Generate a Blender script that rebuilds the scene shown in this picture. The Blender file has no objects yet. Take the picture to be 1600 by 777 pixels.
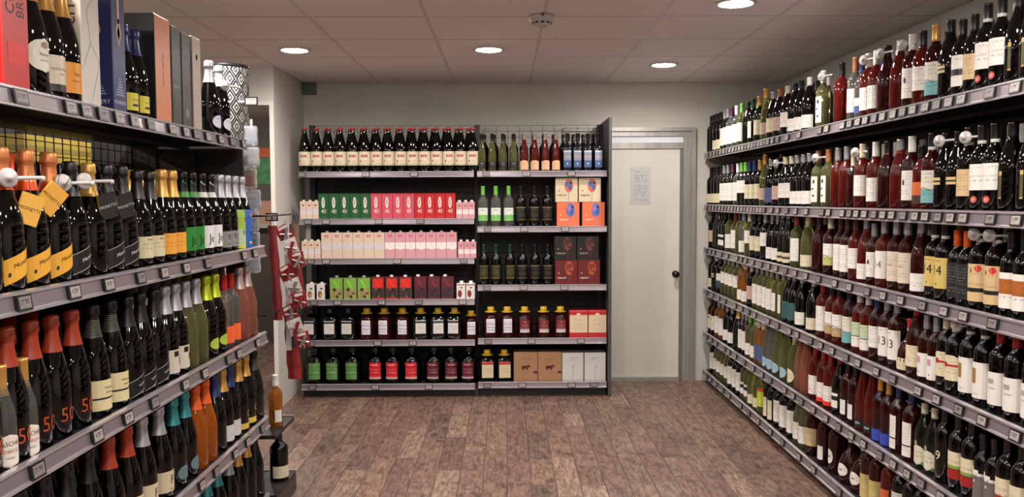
import bpy, bmesh, math, random
from mathutils import Vector, Matrix
random.seed(7)
C = bpy.context.scene.collection
PI = math.pi
R = math.radians

# ------------------------------------------------------------ camera, world, exposure
F = 1296.0
CAMZ = 1.48
PITCH, YAW, ROLL = R(3.36), R(0.44), R(0.22)
cam = bpy.data.cameras.new('camera'); camo = bpy.data.objects.new('camera', cam); C.objects.link(camo)
cam.sensor_width = 36.0; cam.sensor_fit = 'HORIZONTAL'; cam.lens = F * 36 / 1600; cam.clip_start = 0.02
camo.matrix_world = (Matrix.Translation((0, 0, CAMZ)) @ Matrix.Rotation(-YAW, 4, 'Z') @
                     Matrix.Rotation(PI / 2 - PITCH, 4, 'X') @ Matrix.Rotation(-ROLL, 4, 'Z'))
bpy.context.scene.camera = camo
w = bpy.data.worlds.new('world'); bpy.context.scene.world = w; w.use_nodes = True
w.node_tree.nodes['Background'].inputs[0].default_value = (1, .93, .88, 1)
w.node_tree.nodes['Background'].inputs[1].default_value = 0.15
vs = bpy.context.scene.view_settings
vs.view_transform = 'Standard'; vs.look = 'None'; vs.gamma = 1; vs.use_curve_mapping = False
vs.exposure = -0.08
LAMP_W = 13.0
LAMP_COL = (1.0, .92, .87)

def yof(px, X, Z):
    """depth along the aisle of a measured point on the plane x = X at height Z"""
    a = (px - 800) / F
    cp, sp = math.cos(PITCH), math.sin(PITCH)
    cy, sy = math.cos(YAW), math.sin(YAW)
    # lateral = X cy - Y sy ; forward = (X sy + Y cy) cp + (CAMZ - Z) sp
    return (X * cy - a * (X * sy * cp + (CAMZ - Z) * sp)) / (a * cy * cp + sy)

# ------------------------------------------------------------ materials
MATS = {}
def srgb(c):
    return tuple((x / 12.92 if x <= .04045 else ((x + .055) / 1.055) ** 2.4) for x in c)
def pmat(name, col, rough=.5, metal=0, **kw):
    if name in MATS: return MATS[name]
    m = bpy.data.materials.new(name); m.use_nodes = True
    b = m.node_tree.nodes['Principled BSDF']
    b.inputs['Base Color'].default_value = (*srgb(col), 1)
    b.inputs['Roughness'].default_value = rough
    b.inputs['Metallic'].default_value = metal
    for k, v in kw.items():
        b.inputs[k.replace('_', ' ')].default_value = v
    MATS[name] = m
    return m
def noisy(name, c1, c2, scale, rough=.6, bump=0., detail=5, stretch=(1, 1, 1), metal=0):
    if name in MATS: return MATS[name]
    m = pmat(name, c1, rough, metal); nt = m.node_tree; b = nt.nodes['Principled BSDF']
    tc = nt.nodes.new('ShaderNodeTexCoord'); mp = nt.nodes.new('ShaderNodeMapping')
    mp.inputs['Scale'].default_value = stretch
    n = nt.nodes.new('ShaderNodeTexNoise'); n.inputs['Scale'].default_value = scale; n.inputs['Detail'].default_value = detail
    r = nt.nodes.new('ShaderNodeValToRGB')
    r.color_ramp.elements[0].color = (*srgb(c1), 1); r.color_ramp.elements[1].color = (*srgb(c2), 1)
    r.color_ramp.elements[0].position = .3; r.color_ramp.elements[1].position = .7
    L = nt.links.new
    L(tc.outputs['Object'], mp.inputs[0]); L(mp.outputs[0], n.inputs['Vector']); L(n.outputs['Fac'], r.inputs[0]); L(r.outputs[0], b.inputs['Base Color'])
    if bump:
        bp = nt.nodes.new('ShaderNodeBump'); bp.inputs['Strength'].default_value = bump; bp.inputs['Distance'].default_value = .002
        L(n.outputs['Fac'], bp.inputs['Height']); L(bp.outputs[0], b.inputs['Normal'])
    return m
def math_node(nt, op, a, b=None):
    n = nt.nodes.new('ShaderNodeMath'); n.operation = op
    for i, v in enumerate((a, b)):
        if v is None: continue
        if isinstance(v, (int, float)): n.inputs[i].default_value = v
        else: nt.links.new(v, n.inputs[i])
    return n.outputs[0]
def printed(col, ink=(.25, .22, .22), rows=9, strength=.42, rough=.45):
    """paper with small unreadable lines of print, laid out on the label's own UVs"""
    key = 'print_%s_%s_%d_%.2f' % (col, ink, rows, strength)
    if key in MATS: return MATS[key]
    m = pmat(key, col, rough); m.name = 'printed_paper'
    nt = m.node_tree; b = nt.nodes['Principled BSDF']; L = nt.links.new
    uv = nt.nodes.new('ShaderNodeUVMap'); sp = nt.nodes.new('ShaderNodeSeparateXYZ'); L(uv.outputs[0], sp.inputs[0])
    u, v = sp.outputs[0], sp.outputs[1]
    vn = math_node(nt, 'MULTIPLY', v, rows)
    fr = math_node(nt, 'FRACT', vn); fl = math_node(nt, 'FLOOR', vn)
    line = math_node(nt, 'LESS_THAN', fr, .42)
    cmb = nt.nodes.new('ShaderNodeCombineXYZ'); L(math_node(nt, 'MULTIPLY', u, 26), cmb.inputs[0]); L(math_node(nt, 'MULTIPLY', fl, 3.7), cmb.inputs[1])
    n = nt.nodes.new('ShaderNodeTexNoise'); n.inputs['Scale'].default_value = 1; n.inputs['Detail'].default_value = 1; L(cmb.outputs[0], n.inputs['Vector'])
    word = math_node(nt, 'GREATER_THAN', n.outputs['Fac'], .5)
    rowon = nt.nodes.new('ShaderNodeTexWhiteNoise'); rowon.noise_dimensions = '1D'; L(fl, rowon.inputs['W'])
    on = math_node(nt, 'GREATER_THAN', rowon.outputs['Value'], .35)
    marg = math_node(nt, 'LESS_THAN', math_node(nt, 'ABSOLUTE', math_node(nt, 'SUBTRACT', u, .5)), .34)
    vm = math_node(nt, 'LESS_THAN', math_node(nt, 'ABSOLUTE', math_node(nt, 'SUBTRACT', v, .5)), .42)
    k = math_node(nt, 'MULTIPLY', math_node(nt, 'MULTIPLY', line, word), math_node(nt, 'MULTIPLY', math_node(nt, 'MULTIPLY', marg, vm), on))
    k = math_node(nt, 'MULTIPLY', k, strength)
    mx = nt.nodes.new('ShaderNodeMix'); mx.data_type = 'RGBA'
    L(k, mx.inputs['Factor']); mx.inputs['A'].default_value = (*srgb(col), 1); mx.inputs['B'].default_value = (*srgb(ink), 1)
    L(mx.outputs['Result'], b.inputs['Base Color'])
    MATS[key] = m
    return m
def flat(col, rough=.5, metal=0):
    m = pmat('flat_%s_%s_%s' % (col, rough, metal), col, rough, metal)
    if m.name.startswith('flat_'): m.name = 'painted_surface'
    return m

def glassy(name, col, tr, rough=.03):
    return pmat(name, col, rough, 0, Transmission_Weight=tr, IOR=1.4, Specular_IOR_Level=.6)
GL = {
 'k': (pmat('dark_glass', (.012, .011, .010), .04, 0, IOR=1.48), 'dark'),
 'g': (pmat('green_glass', (.05, .07, .035), .05, 0, IOR=1.48), 'green'),
 'y': (glassy('yellow_green_glass', (.84, .84, .55), .92), 'yellow-green'),
 'c': (glassy('clear_glass', (.88, .89, .85), .93), 'clear'),
 'r': (glassy('rose_glass', (.62, .17, .12), .82), 'rosé'),
 'R': (glassy('deep_red_glass', (.30, .07, .06), .7), 'deep red'),
 'a': (glassy('amber_glass', (.72, .45, .16), .7), 'amber'),
 'p': (glassy('pink_glass', (.85, .55, .45), .8), 'pale pink'),
 'o': (glassy('orange_glass', (.88, .48, .12), .75), 'orange'),
 'b': (pmat('navy_glass', (.05, .06, .10), .06), 'navy'),
}
CAPC = {
 'k': ((.07, .07, .07), 'black'), 's': ((.66, .66, .68), 'silver'), 'w': ((.86, .85, .82), 'white'), 'c': ((.80, .77, .66), 'cream'), 'J': ((.05, .05, .05), 'green-banded black'), 'H': ((.06, .06, .06), 'white-banded black'),
 'g': ((.80, .62, .33), 'gold'), 'r': ((.60, .10, .09), 'red'), 'v': ((.36, .16, .32), 'violet'), 'G': ((.45, .72, .30), 'green'),
 'b': ((.12, .18, .38), 'blue'), 'm': ((.28, .09, .09), 'maroon'), 'K': ((.06, .06, .06), 'ringed black'), 'o': ((.80, .33, .10), 'orange'),
 'n': ((.62, .40, .26), 'brown'), 'P': ((.70, .62, .60), 'pinkish'), 'R': ((.70, .12, .10), 'banded red'), 't': ((.25, .56, .58), 'teal'),
 'l': ((.72, .78, .18), 'lime'), 'O': ((.80, .50, .30), 'copper'), 'z': ((.16, .16, .15), 'striped grey'), 'Y': ((.80, .64, .16), 'yellow'),
 'j': ((.10, .22, .14), 'dark green'), 'x': ((.56, .19, .10), 'reddish'),
}
M_steel = pmat('rail_plastic', (.50, .46, .48), .28, .35)
M_edge = pmat('rail_edge', (.80, .78, .80), .22, .7)
M_deck = pmat('shelf_steel', (.17, .16, .165), .42, .4)
M_dark = noisy('dark_panel', (.13, .125, .13), (.17, .165, .17), 6, .5)
M_side = noisy('side_panel', (.25, .24, .25), (.29, .28, .29), 9, .5)
M_tagf = pmat('tag_frame', (.09, .09, .10), .35)
M_tags = printed((.50, .47, .47), (.12, .12, .12), 3, .8)
M_tagl = printed((.62, .59, .58), (.12, .12, .12), 3, .8)
M_wire = pmat('wire', (.12, .12, .12), .4, .5)
M_white = pmat('white_plastic', (.70, .68, .67), .3)
M_ink = pmat('ink_black', (.08, .07, .08), .5)
M_wall = noisy('wall_paint', (.735, .72, .69), (.77, .755, .725), 3, .8, .15)
M_alu = noisy('aluminium', (.62, .61, .59), (.70, .69, .67), 30, .38, metal=.6, stretch=(1, 1, .1))

# ------------------------------------------------------------ object helpers
def link(o, parent=None):
    C.objects.link(o)
    if parent is not None: o.parent = parent
    return o
def empty(name, loc=(0, 0, 0), rz=0, label=None, cat=None, group=None):
    o = bpy.data.objects.new(name, None); o.empty_display_size = .05
    o.location = loc; o.rotation_euler = (0, 0, rz); C.objects.link(o)
    tag(o, label, cat, group); return o
def tag(o, label=None, cat=None, group=None, kind=None):
    if label: o['label'] = label
    if cat: o['category'] = cat
    if group: o['group'] = group
    if kind: o['kind'] = kind
    return o
class MB:
    """collects faces with materials, builds one mesh"""
    def __init__(s): s.v = []; s.f = []; s.m = []; s.uv = []; s.mats = []; s.smooth = []
    def mi(s, m):
        if m not in s.mats: s.mats.append(m)
        return s.mats.index(m)
    def face(s, pts, m, uv=None, smooth=False):
        i = len(s.v); s.v += [tuple(p) for p in pts]; s.f.append(tuple(range(i, i + len(pts)))); s.m.append(s.mi(m))
        s.uv.append(uv or [(0, 0)] * len(pts)); s.smooth.append(smooth)
    def box(s, x0, x1, y0, y1, z0, z1, m, skip='', mf=None):
        U = [(0, 0), (1, 0), (1, 1), (0, 1)]
        fs = {'f': [(x0, y0, z0), (x1, y0, z0), (x1, y0, z1), (x0, y0, z1)],
              'b': [(x1, y1, z0), (x0, y1, z0), (x0, y1, z1), (x1, y1, z1)],
              'r': [(x1, y0, z0), (x1, y1, z0), (x1, y1, z1), (x1, y0, z1)],
              'l': [(x0, y1, z0), (x0, y0, z0), (x0, y0, z1), (x0, y1, z1)],
              't': [(x0, y0, z1), (x1, y0, z1), (x1, y1, z1), (x0, y1, z1)],
              'd': [(x0, y1, z0), (x1, y1, z0), (x1, y0, z0), (x0, y0, z0)]}
        for k, p in fs.items():
            if k not in skip: s.face(p, (mf or {}).get(k, m), U)
        return s
    def lathe(s, prof, m, seg=18, sq=2.0, cx=0, cy=0, mfun=None, scale=1, z0=0, ax=1.0):
        def ring(r, z):
            out = []
            for k in range(seg):
                a = 2 * PI * k / seg; c, q = math.cos(a), math.sin(a)
                if sq != 2.0:
                    d = (abs(c) ** sq + abs(q) ** sq) ** (1 / sq); c /= d; q /= d
                out.append((cx + r * scale * c * ax, cy + r * scale * q, z0 + z * scale))
            return out
        base = len(s.v); rings = []
        for r, z in prof:
            if r <= 1e-6:
                rings.append([len(s.v)]); s.v.append((cx, cy, z0 + z * scale))
            else:
                i = len(s.v); s.v += ring(r, z); rings.append(list(range(i, i + seg)))
        for i in range(len(rings) - 1):
            A, B = rings[i], rings[i + 1]
            mm = s.mi(mfun((prof[i][1] + prof[i + 1][1]) / 2) if mfun else m)
            for k in range(seg):
                k2 = (k + 1) % seg
                if len(A) == 1 and len(B) == 1: continue
                if len(A) == 1: f = (A[0], B[k2], B[k])
                elif len(B) == 1: f = (A[k], A[k2], B[0])
                else: f = (A[k], A[k2], B[k2], B[k])
                s.f.append(f); s.m.append(mm); s.uv.append([(0, 0)] * len(f)); s.smooth.append(True)
        return s
    def tube(s, p, q, r, m, seg=8):
        p, q = Vector(p), Vector(q); d = (q - p).normalized()
        a = d.orthogonal().normalized(); b = d.cross(a)
        P = [[tuple(c + (a * math.cos(2 * PI * k / seg) + b * math.sin(2 * PI * k / seg)) * r) for k in range(seg)] for c in (p, q)]
        for k in range(seg):
            k2 = (k + 1) % seg
            s.face([P[0][k], P[0][k2], P[1][k2], P[1][k]], m, smooth=True)
        s.face(P[0][::-1], m); s.face(P[1], m); return s
    def mesh(s, name):
        me = bpy.data.meshes.new(name); me.from_pydata(s.v, [], s.f)
        for m in s.mats: me.materials.append(m)
        me.polygons.foreach_set('material_index', s.m); me.polygons.foreach_set('use_smooth', s.smooth)
        uvl = me.uv_layers.new(name='UVMap'); flatuv = [c for f in s.uv for p in f for c in p]
        uvl.data.foreach_set('uv', flatuv); me.update(); return me
    def build(s, name, parent=None, loc=(0, 0, 0), rz=0):
        o = bpy.data.objects.new(name, s.mesh(name)); o.location = loc; o.rotation_euler = (0, 0, rz); return link(o, parent)
def put(name, me, parent=None, loc=(0, 0, 0), rz=0):
    o = bpy.data.objects.new(name, me); o.location = loc; o.rotation_euler = (0, 0, rz); return link(o, parent)

# lettering: font outline -> flat polygons, cut in narrow strips so that it can follow a curved surface
TXT = {}
def text_polys(t, size, narrow=1.0):
    key = (t, size, narrow)
    if key in TXT: return TXT[key]
    cu = bpy.data.curves.new('lettering', 'FONT'); cu.body = t; cu.size = size; cu.align_x = 'CENTER'; cu.align_y = 'CENTER'; cu.resolution_u = 2
    o = bpy.data.objects.new('lettering', cu); C.objects.link(o)
    bpy.context.view_layer.update()
    me = bpy.data.meshes.new_from_object(o.evaluated_get(bpy.context.evaluated_depsgraph_get()))
    bm = bmesh.new(); bm.from_mesh(me)
    xs = [v.co.x for v in bm.verts] or [0]; x = min(xs) + .004
    while x < max(xs):
        bmesh.ops.bisect_plane(bm, geom=bm.verts[:] + bm.edges[:] + bm.faces[:], plane_co=(x, 0, 0), plane_no=(1, 0, 0)); x += .006
    P = [[(v.co.x * narrow, v.co.y) for v in f.verts] for f in bm.faces]
    bm.free(); bpy.data.meshes.remove(me); bpy.data.objects.remove(o); bpy.data.curves.remove(cu)
    TXT[key] = P; return P
def add_text(mb, t, size, mat, place, narrow=1.0, dx=0, dy=0, rot=0):
    c, q = math.cos(rot), math.sin(rot)
    for poly in text_polys(t, size, narrow):
        mb.face([place(dx + x * c - y * q, dy + x * q + y * c) for x, y in poly], mat)
def disc_pts(cx, cy, rx, ry, n=14):
    return [(cx + rx * math.cos(2 * PI * k / n), cy + ry * math.sin(2 * PI * k / n)) for k in range(n)]

# ------------------------------------------------------------ bottle shapes (radius, height) in metres
SH = {
 'bord': ([(0, 0), (.033, 0), (.037, .004), (.037, .186), (.0345, .2), (.026, .214), (.0175, .224), (.0145, .238), (.0138, .297), (0, .298)], .300, (.0152, .235)),
 'burg': ([(0, 0), (.037, 0), (.041, .004), (.041, .145), (.0385, .17), (.031, .2), (.0205, .228), (.0155, .248), (.014, .292), (0, .293)], .295, (.0155, .235)),
 'slim': ([(0, 0), (.033, 0), (.0365, .004), (.0365, .13), (.034, .165), (.026, .21), (.018, .25), (.0145, .28), (.014, .326), (0, .327)], .330, (.0155, .26)),
 'champ': ([(0, 0), (.039, 0), (.0435, .005), (.0435, .135), (.041, .16), (.034, .19), (.026, .217), (.0195, .242), (.016, .268), (.0155, .31), (0, .311)], .315, (.02, .222)),
 'flask': ([(0, 0), (.05, 0), (.058, .01), (.060, .06), (.056, .1), (.044, .135), (.026, .16), (.016, .175), (.014, .2), (.0138, .257), (0, .258)], .260, (.0155, .20)),
 'juice': ([(0, 0), (.04, 0), (.0435, .004), (.0435, .160), (.0405, .192), (.033, .23), (.0245, .265), (.0175, .295), (.015, .315), (.015, .325), (0, .326)], .337, (.0165, .316)),
 'oil': ([(0, 0), (.029, 0), (.031, .003), (.031, .17), (.028, .185), (.016, .2), (.012, .21), (.012, .275), (0, .276)], .285, (.0165, .222)),
 'small': ([(0, 0), (.026, 0), (.03, .004), (.03, .11), (.027, .135), (.018, .165), (.013, .185), (.012, .232), (0, .233)], .236, (.0135, .165)),
 'minijug': ([(0, 0), (.05, 0), (.056, .006), (.056, .03), (.053, .036), (.056, .042), (.053, .06), (.056, .066), (.053, .084), (.056, .09), (.053, .108), (.056, .114), (.054, .14), (.044, .168), (.025, .186), (.018, .195), (.018, .215), (0, .216)], .240, (.024, .205)),
 'sqjug': ([(0, 0), (.05, 0), (.056, .006), (.056, .145), (.050, .17), (.030, .19), (.018, .198), (.018, .215), (0, .216)], .240, (.023, .205)),
}
SEG = {'bord': 18, 'minijug': 20, 'sqjug': 24}
def rad_at(sh, z):
    p = SH[sh][0]
    for (r0, z0), (r1, z1) in zip(p, p[1:]):
        if z0 <= z <= z1 and z1 > z0: return r0 + (r1 - r0) * (z - z0) / (z1 - z0)
    return p[-2][0]
MESH = {}
def body_mesh(sh, gl):
    k = ('b', sh, gl)
    if k not in MESH:
        mb = MB(); mb.lathe(SH[sh][0], GL[gl][0], SEG.get(sh, 18), 5.0 if sh in ('oil', 'sqjug') else 2.0)
        MESH[k] = mb.mesh('glass_body')
    return MESH[k]
def cap_mesh(sh, c):
    k = ('c', sh, c)
    if k in MESH: return MESH[k]
    H = SH[sh][1]; r, z = SH[sh][2]
    foil = c in 'sgtlOoxbzPw' and sh == 'champ'
    m = pmat('capsule_' + CAPC[c][1].replace(' ', '_'), CAPC[c][0], .32 if sh != 'champ' else .3, .55 if (sh == 'champ' or c in 'sg') else .0)
    wm = pmat('capsule_band', (.78, .77, .74), .4)
    mb = MB()
    if sh == 'champ':
        rr = lambda q: rad_at('champ', q) + .0012
        prof = [(rr(z), z), (rr(z + .02), z + .02), (rr(.262), .262), (.0172, .275), (.0168, .283), (.0198, .287), (.0205, .293), (.0190, .300), (.0198, .308), (.0165, .3145), (0, .3155)]
        if c == 'z':
            m2 = pmat('foil_stripe', (.42, .42, .38), .4, .3)
            mb.lathe(prof, m)
            for j in range(9):   # raised twisted stripes round the foil
                zz = z + .004 + j * .0055; q = rr(zz) + .0004
                mb.lathe([(q, zz), (q + .0005, zz + .001), (q, zz + .002)], m2, 18)
        else:
            m3 = {'O': pmat('foil_orange_band', (.78, .26, .08), .35, .5), 'J': flat((.16, .50, .18), .4), 'H': flat((.78, .78, .76), .4)}.get(c)
            mb.lathe(prof, m, mfun=(lambda q: m3 if (c == 'O' and q < z + .03) or (c in 'JH' and q < z + .021) else m))
            if c in 'JH':   # twirled ribbon print on the neck
                for j in range(14):
                    t0, t1 = j / 14, (j + 1) / 14
                    P_ = [(-PI / 2 + .9 * math.sin(t * 7), z + .025 + t * .05) for t in (t0, t1)]
                    mb.face([((rr(q[1]) + .0006) * math.cos(q[0] + d_), (rr(q[1]) + .0006) * math.sin(q[0] + d_), q[1]) for q, d_ in ((P_[0], -.16), (P_[0], .16), (P_[1], .16), (P_[1], -.16))], m3)
    elif sh in ('minijug', 'sqjug'):
        mb.lathe([(r, z), (r, z + .03), (r - .002, z + .034), (0, z + .035)], m, 18)
        if c == 'Y': mb.lathe([(.018, .196), (.038, .197), (.040, .2), (.038, .203), (.018, .204)], m, 18)
    elif sh == 'juice':
        mb.lathe([(r, z), (r + .0015, z + .004), (r + .0015, z + .017), (r, z + .021), (0, z + .021)], m, 14)
    else:
        top = H
        b0 = z + .012 if c in 'KR' else z
        prof = [(r - .0006, z), (r, z + .001), (r, z + .012), (r, z + .013), (r, top - .008), (r + .0006, top - .007), (r + .0004, top - .001), (r - .003, top), (0, top)]
        mb.lathe(prof, m, 14, mfun=(lambda q: wm if (c == 'K' and q < z + .0125) or (c == 'R' and z + .0 < q < z + .0125) else m))
    MESH[k] = mb.mesh('capsule'); return MESH[k]

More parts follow.
